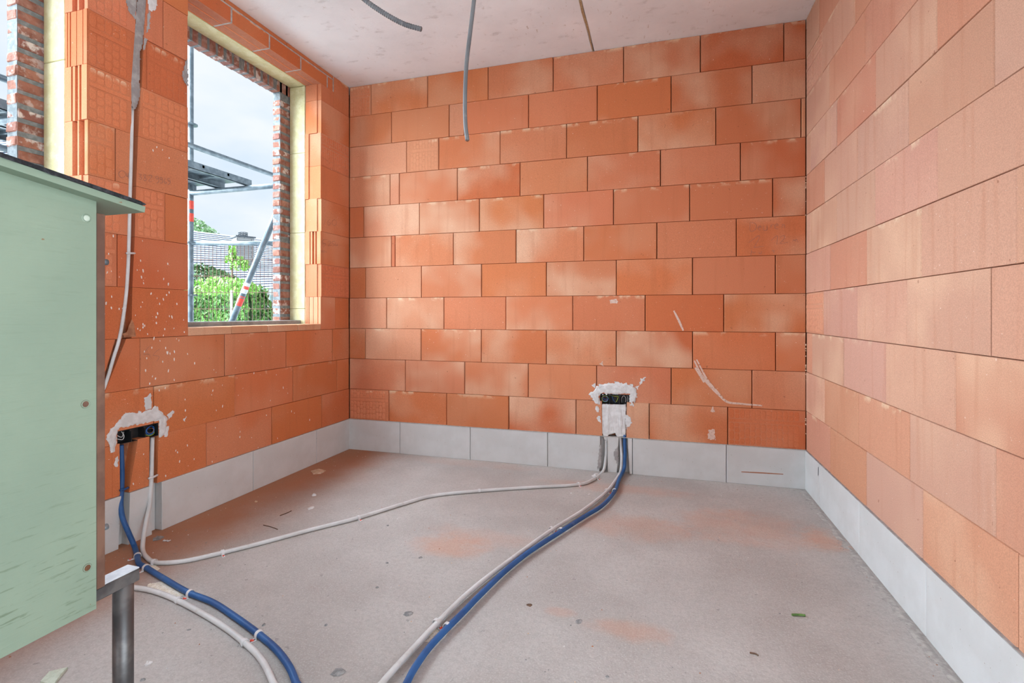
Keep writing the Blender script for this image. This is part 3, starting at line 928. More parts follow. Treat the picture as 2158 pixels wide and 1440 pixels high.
while y < W1[1] + .02:
    fbrick(y, y + .050, HB, HB + .20); y += PIT
y = W2[0] + .05
while y < W2[1]:
    fbrick(y, y + .050, HB, HB + .20); y += PIT
# more ordinary bricks above the jamb, beside the soldier course
for (y0) in (W1[1] + .035,):
    for q in range(3): fbrick(y0, y0 + .2, HB + .005 + q * PIT, HB + .055 + q * PIT)

# windows: sill tiles, timber bar
def window(idx, u0, u1, js, lab):
    b = MB(); b.cbox(-2.745, -2.665, u0 - .02, u1 + .004, 1.036, 1.072, .003)
    wdw = tag(b.obj('window_%d' % idx, M['silltimber']), lab, kind='structure')
    js = [u0] + js + [u1]
    for k in range(len(js) - 1):
        b = MB(); b.cbox(0, .150, js[k] + .002, js[k + 1] - .002, -.022, .022, .003)
        o = b.obj('sill_tile', M['terra'], wdw); o.location = (XI0 - .008, 0, 1.0225 + random.uniform(-.001, .001))
        o.color = [.60, .29, .16, .6]
    b = MB(); b.box(-2.80, XI0 - .01, u0 - .09, u1 + .09, 1.0, 1.036); b.obj('sill_bed', M['facebrick_mortar'], wdw)
    return wdw
M['silltimber'] = mottled('grey_timber', (.25, .26, .255), (.36, .37, .36), 14, .8, .3)
window(1, W1[0], W1[1], [2.4146, 2.705, 2.99], 'unglazed window opening with clay sill tiles and grey timber bar')
window(2, W2[0], W2[1], [.78, 1.06, 1.34], 'second unglazed window opening behind the green cabinet')

# ------------------------------------------------------------------ patches, strokes and other wall details
def inside(p, poly):
    x, y = p; c = False; n = len(poly); j = n - 1
    for i in range(n):
        xi, yi = poly[i]; xj_, yj = poly[j]
        if (yi > y) != (yj > y) and x < (xj_ - xi) * (y - yi) / (yj - yi) + xi: c = not c
        j = i
    return c
def edge_dist(p, poly):
    x, y = p; best = 9
    for i in range(len(poly)):
        ax, ay = poly[i]; bx, by = poly[(i + 1) % len(poly)]
        dx, dy = bx - ax, by - ay; l2 = dx * dx + dy * dy or 1e-9
        t = max(0, min(1, ((x - ax) * dx + (y - ay) * dy) / l2))
        best = min(best, math.hypot(x - ax - t * dx, y - ay - t * dy))
    return best
def patch_mesh(name, mat, poly, step, thick, jitter, place, hole=None, taper=.012, lump=.6, nscale=60, seed=0.0, low=.0006, parent=None, vstretch=1.0):
    """lumpy smear with a ragged outline; place(u, v, h) -> world"""
    u0, u1 = min(p[0] for p in poly) - jitter, max(p[0] for p in poly) + jitter
    v0, v1 = min(p[1] for p in poly) - jitter, max(p[1] for p in poly) + jitter
    nu, nv = int((u1 - u0) / step) + 1, int((v1 - v0) / step) + 1
    ids = {}; vs = []; fs = []
    def ok(i, j):
        u, v = u0 + i * step, v0 + j * step
        q = (u + jitter * 2 * noise.noise((u * nscale, v * nscale, seed)), v + jitter * 2 * noise.noise((u * nscale, v * nscale, seed + 9.1)))
        return inside(q, poly) and not (hole and inside((u, v), hole))
    good = {(i, j) for i in range(nu + 1) for j in range(nv + 1) if ok(i, j)}
    def vid(i, j):
        if (i, j) not in ids:
            u, v = u0 + i * step, v0 + j * step
            d = min(1, edge_dist((u, v), poly) / taper)
            h = low + thick * (d * d * (3 - 2 * d)) * (1 - lump + lump * (noise.noise((u * 45, v * 45 * vstretch, seed + 3)) * .5 + .5 + .25 * noise.noise((u * 140, v * 140 * vstretch, seed))))
            ids[(i, j)] = len(vs); vs.append(place(u, v, max(h, low)))
        return ids[(i, j)]
    for i in range(nu):
        for j in range(nv):
            if all(k in good for k in ((i, j), (i + 1, j), (i + 1, j + 1), (i, j + 1))):
                fs.append((vid(i, j), vid(i + 1, j), vid(i + 1, j + 1), vid(i, j + 1)))
    b = MB(); b.add(vs, fs)
    return b.obj(name, mat, parent, smooth=True)
def wall_patch(name, W, mat, px, parent, hole=None, thick=.006, jitter=.006, step=.004, **kw):
    f = WALLS[W][2]
    return patch_mesh(name, mat, [f(*p) for p in px], step, thick, jitter, lambda u, v, h: wpos(W, u, v, h), [f(*p) for p in hole] if hole else None, parent=parent, **kw)
def stroke(W, mat, lines, width, parent, name, d=.0022):
    """thin pencil or chalk ribbons drawn on a wall; points are px"""
    f = WALLS[W][2]; b = MB()
    for li, ln in enumerate(lines):
        P = [Vector((*f(*p[:2]), 0)) for p in ln]
        S = spline(P, 5) if len(P) > 2 else P
        n = len(S); vs = []
        for i, p in enumerate(S):
            t = (S[min(i + 1, n - 1)] - S[max(i - 1, 0)]).normalized(); sd = Vector((-t.y, t.x, 0))
            w_ = width * (.6 + .4 * math.sin(math.pi * (i + .5) / n))
            dd = d + .0003 * (li % 4)
            vs += [wpos(W, p.x + sd.x * w_, p.y + sd.y * w_, dd), wpos(W, p.x - sd.x * w_, p.y - sd.y * w_, dd)]
        b.add(vs, [(2 * i, 2 * i + 1, 2 * i + 3, 2 * i + 2) for i in range(n - 1)])
    return b.obj(name, M[mat], parent)
def ell(cx, cy, rx, ry, n=10): return [(cx + rx * math.cos(2 * math.pi * k / n), cy + ry * math.sin(2 * math.pi * k / n)) for k in range(n + 1)]
def frame(ox, oy, sc, lines): return [[(ox + x * sc, oy + y * sc) for x, y in l] for l in lines]

# mortar filling the upper chase on the pier, with plaster feathered beside it
wall_patch('chase_mortar', 'L', M['mortar'], [(291, -60), (290, 0), (284, 67), (278, 101), (276, 173), (277, 222), (283, 233), (288, 232), (292, 224), (299, 199), (297, 172), (299, 108), (304, 86), (305, 72), (311, 14), (312, -60)],
           wallL, thick=.004, jitter=.002, step=.005, low=-.006, taper=.02)
wall_patch('plaster_smear', 'L', M['mortar'], [(262, -4), (290, -4), (286, 45), (280, 40), (268, 20)], wallL, thick=.0015, jitter=.004, step=.005, low=.0022)
wall_patch('plaster_smear', 'L', M['plaster'], [(309, -6), (331, -6), (331, 18), (324, 24), (312, 22)], wallL, thick=.0015, jitter=.004, step=.004, low=.0022)
wall_patch('plaster_smear', 'L', M['mortar'], [(311, 20), (318, 24), (316, 60), (306, 76)], wallL, thick=.001, jitter=.003, step=.004, low=.0022)
wall_patch('plaster_smear', 'L', M['mortar'], [(391, 125), (396.5, 118), (396.5, 190), (392, 178), (384, 170), (382, 155)], wallL, thick=.001, jitter=.003, step=.004, low=.0025)
wall_patch('mortar_blob', 'L', M['mortar'], [(303, 78), (312, 83), (308, 92), (306, 106), (299, 108)], wallL, thick=.003, jitter=.001, step=.003, low=.002)
# broken lip at the bottom of the vertical chase
wall_patch('broken_edge', 'L', M['terra_cut'], [(277, 672), (282, 680), (287, 710), (262, 712), (256, 704), (266, 700)], wallL, thick=.002, jitter=.001, step=.0018, low=.0012)
# plaster round the left socket and the back socket
wall_patch('plaster_patch', 'L', M['plaster'], [(222, 925), (232, 905), (252, 885), (262, 870), (300, 868), (318, 862), (328, 852), (338, 866), (352, 880), (350, 912), (338, 924), (334, 918), (334, 886), (248, 905), (246, 925), (240, 955), (234, 956), (230, 940)],
           wallL, hole=[(247, 914), (334, 890), (334, 922), (247, 944)], thick=.005, jitter=.006, step=.002, low=.0012)
for q in ([(344, 900), (356, 897), (355, 918), (346, 922)], [(352, 875), (364, 862), (366, 872), (354, 885)], [(302, 838), (318, 828), (320, 860), (306, 866)], [(384, 884), (392, 878), (390, 890)], [(240, 965), (250, 962), (248, 985), (241, 982)]):
    wall_patch('plaster_smear', 'L', M['plaster'], q, wallL, thick=.0015, jitter=.004, step=.0018, low=.0018)
wall_patch('plaster_patch', 'B', M['plaster'], [(1240, 830), (1252, 822), (1258, 812), (1280, 808), (1300, 806), (1325, 808), (1338, 816), (1344, 830), (1340, 846), (1332, 858), (1326, 853), (1326, 831), (1264, 831), (1264, 854), (1256, 852), (1248, 840)],
           wallB, hole=[(1265, 833), (1326, 834), (1326, 853), (1265, 852)], thick=.006, jitter=.009, step=.0022, low=.0012)
wall_patch('plaster_fill', 'B', M['plaster'], [(1268, 852), (1320, 852), (1319, 921), (1300, 922), (1296, 914), (1283, 918), (1280, 933), (1272, 925), (1268, 910)], wallB, thick=.008, jitter=.002, step=.0025, low=-.006, lump=.8, taper=.006, vstretch=.12)
for q in ([(1316, 872), (1330, 880), (1331, 896), (1320, 906)], [(1253, 855), (1263, 858), (1262, 870), (1256, 868)], [(1258, 878), (1266, 876), (1266, 892), (1260, 888)], [(1350, 800), (1361, 792), (1358, 803), (1346, 815)], [(1337, 815), (1348, 812), (1344, 822)], [(1246, 812), (1256, 806), (1254, 820)]):
    wall_patch('plaster_smear', 'B', M['plaster'], q, wallB, thick=.001, jitter=.005, step=.002, low=.0018)
# broken render on the base course around the back socket chases
wall_patch('broken_edge', 'B', M['mortar'], [(1262, 945), (1268, 930), (1268, 985), (1258, 992), (1260, 970)], wallB, thick=.001, jitter=.004, step=.003, low=.0078)
wall_patch('broken_edge', 'B', M['mortar'], [(1296, 945), (1304, 938), (1304, 988), (1298, 975), (1292, 955)], wallB, thick=.001, jitter=.004, step=.003, low=.0078)
# pencil notes
stroke('L', 'pencil', frame(180, 240, .1806, [ell(425, 705, 40, 40), [(480, 690), (478, 728), (502, 728)], [(498, 690), (495, 755)], [(612, 700), (648, 710), (630, 735), (655, 748), (640, 768), (615, 755)],
       [(705, 712), (677, 715), (690, 742), (708, 765), (690, 782), (675, 765), (692, 740), (705, 712)], [(730, 727), (755, 715), (770, 732), (735, 786), (770, 792)],
       ell(831, 745, 14, 18), [(845, 745), (850, 790), (828, 812)], ell(880, 755, 13, 17), [(893, 755), (897, 798), (870, 815)], [(930, 752), (914, 795), (930, 816), (943, 800), (920, 792)], ell(970, 770, 14, 18), [(985, 770), (985, 810), (958, 828)]]), .0011, wallL, 'pencil_note')
stroke('L', 'pencil', frame(200, 480, .2639, [[(385, 1015), (430, 1010), (440, 1040)], [(385, 1010), (420, 960), (445, 940)], [(460, 1020), (510, 1030), (490, 1070)], [(460, 1018), (490, 985), (520, 968)]]), .0009, wallL, 'pencil_note')
stroke('L', 'pencil', frame(380, 330, .2709, [[(1125, 488), (1118, 530)], [(1160, 488), (1140, 515), (1152, 535), (1168, 520), (1145, 514)], ell(1195, 515, 18, 22), [(1140, 645), (1107, 650), (1104, 672), (1130, 682), (1108, 705)],
       [(1143, 668), (1160, 656), (1166, 672), (1148, 697), (1176, 690)], [(1200, 658), (1178, 664), (1179, 676), (1197, 686), (1180, 702)], [(1206, 668), (1201, 690), (1224, 688)], [(1219, 675), (1216, 700)],
       ell(1095, 738, 5, 7, 6), ell(1107, 738, 5, 7, 6), ell(1119, 740, 5, 7, 6), [(1134, 734), (1129, 742), (1134, 750)]]), .0012, wallL, 'pencil_note', d=.003)
stroke('B', 'pencil', frame(1520, 440, .0927, [[(655, 300), (655, 500), (760, 490), (800, 400), (760, 330), (660, 310)], [(840, 430), (900, 425), (880, 390), (835, 420), (850, 480), (895, 490)], [(970, 385), (960, 480), (1030, 490), (1040, 380), (1042, 490)],
       [(1130, 360), (1125, 450)], [(1130, 390), (1180, 355)], [(1220, 400), (1290, 380), (1265, 345), (1215, 390), (1230, 455), (1290, 460)], [(1390, 360), (1385, 440)], [(1390, 380), (1425, 360), (1440, 440)],
       [(620, 775), (750, 680), (850, 610), (850, 690), (740, 885)], [(740, 885), (960, 855)], [(1130, 730), (1270, 615), (1260, 820)], [(1330, 650), (1420, 610), (1430, 680), (1340, 790), (1520, 765)], [(1630, 745), (1640, 700), (1680, 740), (1700, 690), (1745, 770)],
       [(690, 940), (670, 1060)], [(680, 985), (780, 1000)], [(850, 980), (860, 1020), (900, 1020), (910, 970)], [(1170, 930), (1200, 1010)], [(1140, 960), (1230, 965)]]), .0013, wallB, 'pencil_note', d=.003)
# chalky scrapes and dust lines
stroke('B', 'chalk', [[(1463, 760), (1478, 790), (1497, 815), (1524, 842)], [(1468, 758), (1490, 800), (1508, 822), (1530, 846), (1560, 851), (1606, 855)], [(1420, 655), (1431, 677), (1440, 697)], [(1465, 775), (1484, 806)]], .0075, wallB, 'scrape_mark', d=.0024)
stroke('B', 'duststreak', [[(1562, 994), (1600, 996), (1650, 999)]], .004, wallB, 'dust_line', d=.0085)
for q in ([(1495, 868), (1502, 855), (1508, 870)], [(1493, 906), (1506, 904), (1508, 928), (1490, 926)], [(1262, 768), (1270, 760), (1272, 772)], [(1284, 632), (1300, 628), (1302, 640), (1286, 640)]):
    wall_patch('scrape_mark', 'B', M['chalk'], q, wallB, thick=.0006, jitter=.004, step=.002, low=.0024)
# plaster splashes thrown over the left wall
D6 = [(378, 105), (363, 263), (336, 338), (383, 343), (370, 394), (387, 443), (580, 288), (547, 409), (585, 450), (502, 345), (571, 537), (591, 517), (495, 563), (545, 571), (515, 607), (447, 526), (653, 608), (378, 595), (365, 632), (322, 699), (499, 684), (488, 714), (593, 706), (613, 712), (707, 736), (383, 772), (383, 795), (396, 782), (340, 807), (360, 818), (489, 760), (556, 810), (629, 804), (419, 849), (545, 860), (712, 833), (470, 883), (518, 903), (650, 888), (669, 900), (453, 958), (563, 960), (394, 990), (412, 1042), (580, 998), (598, 1005), (633, 990), (540, 1070), (403, 1140), (585, 1142), (458, 1187), (482, 1205), (631, 1215), (436, 1245), (128, 348), (97, 356), (65, 318), (145, 65), (108, 208), (132, 550), (88, 603), (130, 640), (192, 648), (218, 645), (73, 692), (512, 1300), (560, 1280), (718, 1372), (738, 1008)]
D8 = [(545, 300), (1375, 468), (1427, 565), (1086, 624), (1462, 608), (1330, 663), (893, 588), (884, 620), (683, 655), (685, 738), (965, 547), (967, 706), (919, 738), (900, 430), (918, 450), (486, 585), (1490, 745), (1512, 758), (1384, 950), (1098, 940), (912, 870), (1187, 945), (700, 1003), (612, 1043), (625, 1056), (751, 1108), (641, 1125), (888, 1127), (535, 1235), (1237, 1020), (1300, 775), (1100, 900), (1628, 810), (368, 1070), (290, 1295), (755, 380), (600, 350), (1205, 455)]
DP = [(322, 317), (330, 310), (342, 316), (356, 333)]
b = MB()
for (x, y) in [(200 + p[0] * .2639, 480 + p[1] * .2639) for p in D6] + [(200 + p[0] * .2778, 660 + p[1] * .2778) for p in D8] + DP:
    u, v = pL(x, y); rx = random.uniform(.0018, .0040); rz = rx * random.uniform(1.3, 2.4); tl = random.uniform(-.25, .25)
    P = [wpos('L', u, v, .0032)] + [wpos('L', u + rx * math.cos(a) + tl * rz * math.sin(a), v + rz * math.sin(a) * (1.3 if math.sin(a) < 0 else 1), .0016) for a in [k * math.pi / 4 for k in range(8)]]
    b.add(P, [(0, 1 + k, 1 + (k + 1) % 8) for k in range(8)])
tag(b.obj('plaster_splash', M['splash'], wallL), kind='stuff')
# glue squeezed out in the right corner
b = MB()
for k in range(26):
    zc = random.choice([random.uniform(.30, .62), random.uniform(.70, .95), random.uniform(1.7, 2.0)]); r = random.uniform(.003, .007)
    c0 = Vector((XR - .003, YB - .004, zc))
    b.add([c0 + Vector((r * x, r * y, r * z_)) for x, y, z_ in ((1, 0, 0), (-1, 0, 0), (0, 1, 0), (0, -1, 0), (0, 0, 1), (0, 0, -1))], [(0, 2, 4), (2, 1, 4), (1, 3, 4), (3, 0, 4), (2, 0, 5), (1, 2, 5), (3, 1, 5), (0, 3, 5)])
b.obj('glue_bead', M['chip'], wallB, smooth=True)
stroke('R', 'galv', [[(1728, 985), (1727.5, 1003)]], .006, wallR, 'tape_mark', d=.0085)

# ------------------------------------------------------------------ socket boxes
def socket_box(W, u0, u1, v0, v1, label, wires):
    root = empty('socket_box', wpos(W, (u0 + u1) / 2, v0, 0), WALLS[W][1])
    tag(root, label, 'socket box', 'recessed triple socket boxes')
    w_ = (u1 - u0) / 3; h = v1 - v0
    for k in range(3):
        x0 = -1.5 * w_ + k * w_; x1 = x0 + w_; b = MB(); t = .002
        b.box(x0, x0 + t, .001, .050, 0, h); b.box(x1 - t, x1, .001, .050, 0, h)
        b.box(x0 + t, x1 - t, .001, .050, 0, t); b.box(x0 + t, x1 - t, .001, .050, h - t, h); b.box(x0 + t, x1 - t, .047, .050, t, h - t)
        for sx in (x0 + .005, x1 - .005): b.box(sx - .004, sx + .004, .0, .008, h - .010, h - .002)
        b.obj('compartment', M['black'], root)
    for (k, mat, pts) in wires:
        x0 = -1.5 * w_ + k * w_; b = MB()
        P = [(x0 + w_ * p[0], .04 - .038 * p[2], h * p[1]) for p in pts]
        b.tube(spline(P, 6), .0017, 6); b.obj('wire', M[mat], root, smooth=True)
    return root
loop = lambda r=.34, s=0: [(.5 + r * math.cos(a + s), .5 + r * .9 * math.sin(a + s), .55 + .3 * math.sin(a * .5)) for a in [k * .7 for k in range(9)]]
socket_box('B', uB(1265), uB(1326), .482, .549, 'black triple socket box in the back wall with plaster fill below',
           [(0, 'wire_yg', loop(.36)), (0, 'wire_blue', loop(.30, 2)), (0, 'wire_brown', loop(.22, 4)), (0, 'wire_blue', [(.1, .5, .3), (.5, .45, .7), (.9, .5, .6)]),
            (1, 'wire_yg', [(.1, .85, .5), (.5, .8, .7), (.85, .8, .8), (.7, .3, .7), (.5, .1, .3)]), (1, 'wire_blue', [(.2, .8, .5), (.35, .4, .7), (.55, .1, .4)]), (1, 'wire_brown', [(.3, .85, .5), (.7, .7, .7), (.8, .4, .4)]),
            (2, 'wire_white', [(.2, .1, .2), (.2, .6, .6), (.45, .9, .7), (.65, .6, .7), (.6, .2, .5)]), (2, 'wire_white', [(.75, .1, .3), (.85, .6, .6), (.75, .9, .4)])])
socket_box('L', SU0, SU1, .494, .558, 'black triple socket box in the left wall under a plaster collar',
           [(0, 'wire_white', [(.3, .1, .3), (.15, .4, .6), (.45, .3, .8), (.6, .55, .7), (.5, .9, .5)]), (0, 'wire_white', [(.1, .75, .5), (.4, .5, .8), (.7, .8, .4)]),
            (2, 'wire_blue', loop(.38)), (2, 'wire_blue', loop(.28, 1.5)), (2, 'wire_yg', [(.1, .3, .3), (.4, .12, .8), (.8, .2, .7), (.85, .6, .4)]), (2, 'wire_brown', loop(.2, 3))])

# ------------------------------------------------------------------ conduits
RG, RBL = .0098, .0112
def floor_path(px, r, lift=0.0): return [on_z(x, y, r + lift) for x, y in px]
def conduit(name, pts, r, mat, label, group=None, cat='conduit', n=12, sub=7):
    b = MB(); b.tube(spline(pts, sub), r, n)
    return tag(b.obj(name, M[mat], None, smooth=True), label, cat, group)
G1f = [(300.6, 1157), (310, 1176), (325, 1185), (349, 1186.5), (394.6, 1181.7), (469, 1165), (557, 1143), (654, 1117), (751.5, 1092.5), (847, 1063), (913, 1045), (1010, 1035), (1113, 1028), (1217, 1021.7), (1250, 1011)]
G1 = [on_x(321, 922, XL - .02), on_x(320, 960, XL - .012), on_x(319, 1010, XL + .004), on_x(317, 1040, XL + .008), on_x(315, 1066, XL + .018), on_x(306, 1110, XL + .06)] + floor_path(G1f, RG) + [on_y(1266, 1000, YB - .05), on_y(1274, 985, YB - .012), on_y(1277, 955, YB + .012), on_y(1277, 925, YB + .02)]
conduit('electrical_conduit', G1, RG, 'gconduit', 'long pale grey conduit on the floor linking both socket boxes', 'pale grey conduits')
G2f = [(1297, 1013), (1277, 1038), (1230, 1075), (1162, 1118), (1080, 1177), (1013, 1228), (967, 1268), (918, 1317), (870, 1368), (833, 1408), (805, 1440), (770, 1485)]
G2 = [on_y(1306, 915, YB + .015), on_y(1309, 945, YB + .004), on_y(1310, 965, YB - .006), on_y(1308, 993, YB - .03)] + floor_path(G2f, RG, .006) + [Vector((x, y, RG)) for x, y in ((-.80, .9), (-.78, .3), (-.78, -.8), (-.80, -2.6))]
conduit('electrical_conduit', G2, RG, 'gconduit', 'pale grey conduit running beside the blue one from the back wall socket', 'pale grey conduits')
B2f = [(1305, 1010), (1295, 1037), (1270, 1065), (1230, 1090), (1178, 1123), (1113, 1165), (1063, 1205), (1013, 1253), (977, 1290), (940, 1327), (903, 1367), (873, 1410), (857, 1440), (830, 1490)]
B2 = [on_y(1316, 915, YB + .012), on_y(1317, 945, YB - .004), on_y(1317, 965, YB - .012), on_y(1315, 990, YB - .028)] + floor_path(B2f, RBL, .008) + [Vector((x, y, RBL)) for x, y in ((-.72, .9), (-.70, .3), (-.70, -.8), (-.72, -2.6))]
conduit('electrical_conduit', B2, RBL, 'bconduit', 'blue conduit from the back wall socket across the open floor', 'blue conduits')
B1f = [(283, 1151), (289, 1172), (293, 1188), (307, 1196), (336, 1214), (394.6, 1248), (446.5, 1269), (492, 1298), (544, 1336), (583, 1370), (609, 1405), (624, 1440), (640, 1490)]
B1 = [on_x(255, 938, XL - .028), on_x(256, 965, XL - .026), on_x(257, 1000, XL - .02), on_x(256, 1032, XL - .008), on_x(254.5, 1065, XL + .004), on_x(258, 1090, XL + .018), on_x(267, 1114, XL + .05)] + floor_path(B1f, RBL, .002) + [Vector((x, y, RBL)) for x, y in ((-.93, .9), (-.90, .3), (-.88, -.8), (-.90, -2.6))]
conduit('electrical_conduit', B1, RBL, 'bconduit', 'blue conduit from the left wall socket curving past the steel stand', 'blue conduits')
G3f = [(60, 1262), (180, 1238), (240, 1236), (292, 1240), (330, 1248), (375, 1266), (427, 1293.5), (476, 1324), (516, 1355), (550, 1389), (576, 1440), (592, 1490)]
conduit('electrical_conduit', floor_path(G3f, RG, .001) + [Vector((x, y, RG)) for x, y in ((-1.0, .9), (-.97, .3), (-.96, -.8), (-.98, -2.6))], RG, 'gconduit', 'pale grey conduit curving over the floor behind the steel stand', 'pale grey conduits')
GV = [on_x(x, y, XL + d) for x, y, d in ((279, 224, -.03), (278, 262, -.004), (276.5, 330, .002), (274, 420, .003), (272, 500, .004), (270, 560, .004), (266, 620, .005), (258, 680, .006), (250, 720, .004), (240, 752, .0), (228, 792, -.006), (217, 826, -.012), (206, 862, -.02))]
conduit('wall_conduit', GV, .0075, 'gconduit', 'grey conduit strung down the chase in the window pier')
# cross ties holding cables in the chases
def tie(name, a, c_, r, mat, label):
    b = MB(); b.tube(spline([a, (Vector(a) + Vector(c_)) / 2 + Vector((.006, 0, 0)), c_], 4), r, 8)
    return tag(b.obj(name, M[mat], None, smooth=True), label, 'cable tie')
tie('cable_tie', on_x(266, 534, XL + .010), on_x(284, 534, XL - .004), .005, 'white', 'white peg across the chase in the window pier')
tie('cable_tie', on_x(313, 1009, XL + .012), on_x(332, 1001, XL - .004), .0055, 'white', 'white peg across the grey conduit below the left socket')
tie('cable_tie', on_x(253, 1034, XL + .010), on_x(270, 1028, XL - .006), .0055, 'bconduit', 'blue peg across the blue conduit below the left socket')

# ceiling cables
b = MB()
P0 = on_b(640, -200, 2.28); P0.z = ZC - .001
P = spline([P0, on_b(672, -120, 2.26), on_b(716, -52, 2.23), on_b(766, -3, 2.2), on_b(808, 27, 2.2), on_b(850, 50, 2.2), on_b(889, 62, 2.2)], 60)
Q = [P[0]]
for p in P[1:]:
    if (p - Q[-1]).length > .0042: Q.append(p)
b.tube(Q, .011, 10, radii=[.0115 if i % 2 else .0095 for i in range(len(Q))])
cs = b.obj('corrugated_conduit', M['dgconduit'], None); tag(cs, 'short dark corrugated conduit end hanging below the ceiling', 'conduit')
b = MB()
top = on_b(1010, -100, 2.1); top.z = ZC + .002
P = spline([top, on_b(1006, -60, 2.1), on_b(999, 0, 2.1), on_b(990, 75, 2.1), on_b(984, 125, 2.1), on_b(981, 170, 2.1), on_b(980, 220, 2.1), on_b(981, 262, 2.1), on_b(985, 296, 2.1)], 8)
b.tube(P, .0088, 12)
hc = b.obj('hanging_cable', M['cable'], None, smooth=True); tag(hc, 'thin grey cable hanging from the ceiling in front of the back wall', 'cable')
b = MB(); e0, e1 = P[-1], P[-1] + (P[-1] - P[-2]).normalized() * .004
b.tube([e0 - (e1 - e0), e1], .005, 8); b.obj('cable_core', M['wire_brown'], hc, smooth=True)

# conduit clips
def clip(pxa, pxb, r, label, lift=0.0, side=1, nail=True):
    a, c_ = on_z(*pxa, r), on_z(*pxb, r)
    ang = math.atan2(c_.y - a.y, c_.x - a.x)
    b = MB(); ro, ri, hw = r + .0035, r + .0012, .0065
    z0 = r + lift; arc = [k * math.pi / 8 for k in range(-1, 10)]
    vs, fs = [], []
    for x in (-hw, hw):
        for rr in (ro, ri):
            vs += [(x, rr * math.cos(t), z0 + rr * math.sin(t)) for t in arc]
    n = len(arc)
    for i in range(n - 1):
        fs += [(i, 2 * n + i, 2 * n + i + 1, i + 1), (n + i + 1, 3 * n + i + 1, 3 * n + i, n + i), (i + 1, n + i + 1, n + i, i), (2 * n + i, 3 * n + i, 3 * n + i + 1, 2 * n + i + 1)]
    fs += [(0, n, 3 * n, 2 * n), (n - 1, 3 * n - 1, 4 * n - 1, 2 * n - 1)]
    b.add(vs, fs)
    y0, y1 = side * (ri - .001), side * (ro + .022)
    b.box(-hw * .9, hw * .9, min(y0, y1), max(y0, y1), .0008, .0035)
    b.box(-hw, hw, min(side * ri, side * ro), max(side * ri, side * ro), .0008, z0)
    o = b.obj('conduit_clip', M['white'], None, loc=(a.x, a.y, 0), rz=ang)
    tag(o, label, 'clip', 'white conduit clips')
    if nail:
        b = MB(); b.tube([(0, side * (ro + .012), .003), (0, side * (ro + .012), .0065)], .004, 8); b.obj('nail', M['red'], o)
    return o
CL = [((325, 1185), (349, 1187), RG, 'white clip at the tight bend of the long grey conduit', 0, -1), ((469, 1165), (500, 1157), RG, 'white clip on the straight part after the bend of the long grey conduit', 0, -1),
      ((755, 1092), (800, 1077), RG, 'white clip midway along the long grey conduit, its foot turned outwards', 0, -1), ((1010, 1035), (1050, 1032), RG, 'white clip where the long grey conduit straightens towards the back wall', 0, 1),
      ((1219, 1021), (1240, 1017), RG, 'white clip on the long grey conduit near the back wall base', 0, -1), ((1256, 1008), (1262, 1003), RG, 'white clip on the grey conduit as it turns up the base course', 0, -1),
      ((376, 1266), (400, 1279), RG, 'white clip on the curved grey conduit beside the sawdust heap', 0, 1), ((401, 1251), (430, 1262), RBL, 'white clip on the curved blue conduit beside the sawdust heap', 0, -1),
      ((516, 1355), (530, 1369), RG, 'white clip with red nail on the curved grey conduit', 0, 1), ((546, 1338), (560, 1350), RBL, 'white clip with red nail on the curved blue conduit', 0, -1),
      ((1162, 1118), (1180, 1106), RG, 'white clip on the grey conduit midway to the back wall', .006, -1), ((1181, 1121), (1200, 1110), RBL, 'white clip on the blue conduit midway to the back wall', .006, 1),
      ((919, 1316), (940, 1294), RG, 'white clip with a small crumb heap beside the grey conduit', .006, -1), ((942, 1325), (958, 1309), RBL, 'white clip on the blue conduit next to the crumb heap', .006, 1),
      ((1278, 1037), (1290, 1024), RG, 'white clip on the grey conduit close to the back wall', .006, -1), ((1295, 1037), (1300, 1024), RBL, 'white clip on the blue conduit close to the back wall', .006, 1),
      ((308, 1197), (325, 1207), RBL, 'white clip on the blue conduit behind the stand rail', 0, -1), ((290, 1172), (292, 1184), RBL, 'white clip on the blue conduit at the foot of the left wall', 0, -1)]
for c_ in CL: clip(*c_)

# ------------------------------------------------------------------ green site cabinet on a steel stand
XP, YP = -1.185, .792                                    # outer face and far edge of the panel seen
ztop = lambda y: 1.366 + (.792 - y) * .13
cab = empty('site_cabinet', (XP - .28, .5, .512)); tag(cab, 'mint green plywood site cabinet with black felted roof', 'cabinet')
cl_ = Vector((XP - .28, .5, .512))
def cpart(name, b, mats, **k): 
    b.v = [(x - cl_.x, y - cl_.y, z - cl_.z) for x, y, z in b.v]
    return b.obj(name, mats, cab, **k)
def slab_yz(b, x0, x1, poly):
    """polygon in (y,z) extruded along x"""
    n = len(poly); a = sum(poly[i][0] * poly[(i + 1) % n][1] - poly[(i + 1) % n][0] * poly[i][1] for i in range(n))
    if a < 0: poly = poly[::-1]
    b.add([(x0, y, z) for y, z in poly] + [(x1, y, z) for y, z in poly], [tuple(range(n - 1, -1, -1)), tuple(range(n, 2 * n))] + [(i, (i + 1) % n, n + (i + 1) % n, n + i) for i in range(n)])
b = MB(); slab_yz(b, XP - .015, XP, [(.18, .475), (YP, .475), (YP, ztop(YP)), (.18, ztop(.18))]); side = cpart('side_panel', b, M['green']); side['label'] = 'scuffed mint green plywood side with countersunk screws'
b = MB(); slab_yz(b, XP - .575, XP - .56, [(.18, .512), (YP, .512), (YP, ztop(YP)), (.18, ztop(.18))]); cpart('side_panel', b, M['green'])
b = MB(); b.box(XP - .56, XP - .015, .18, .195, .512, ztop(.18) - .004); cpart('door', b, M['green'])
b = MB(); b.box(XP - .56, XP - .015, .195, YP - .001, .513, .528); cpart('floor_board', b, M['brownply'])
b = MB(); b.cbox(XP - .57, XP - .004, YP + .004, YP + .021, .513, 1.342, .001); o = cpart('back_board', b, M['brownply']); o['label'] = 'dark brown board edge'
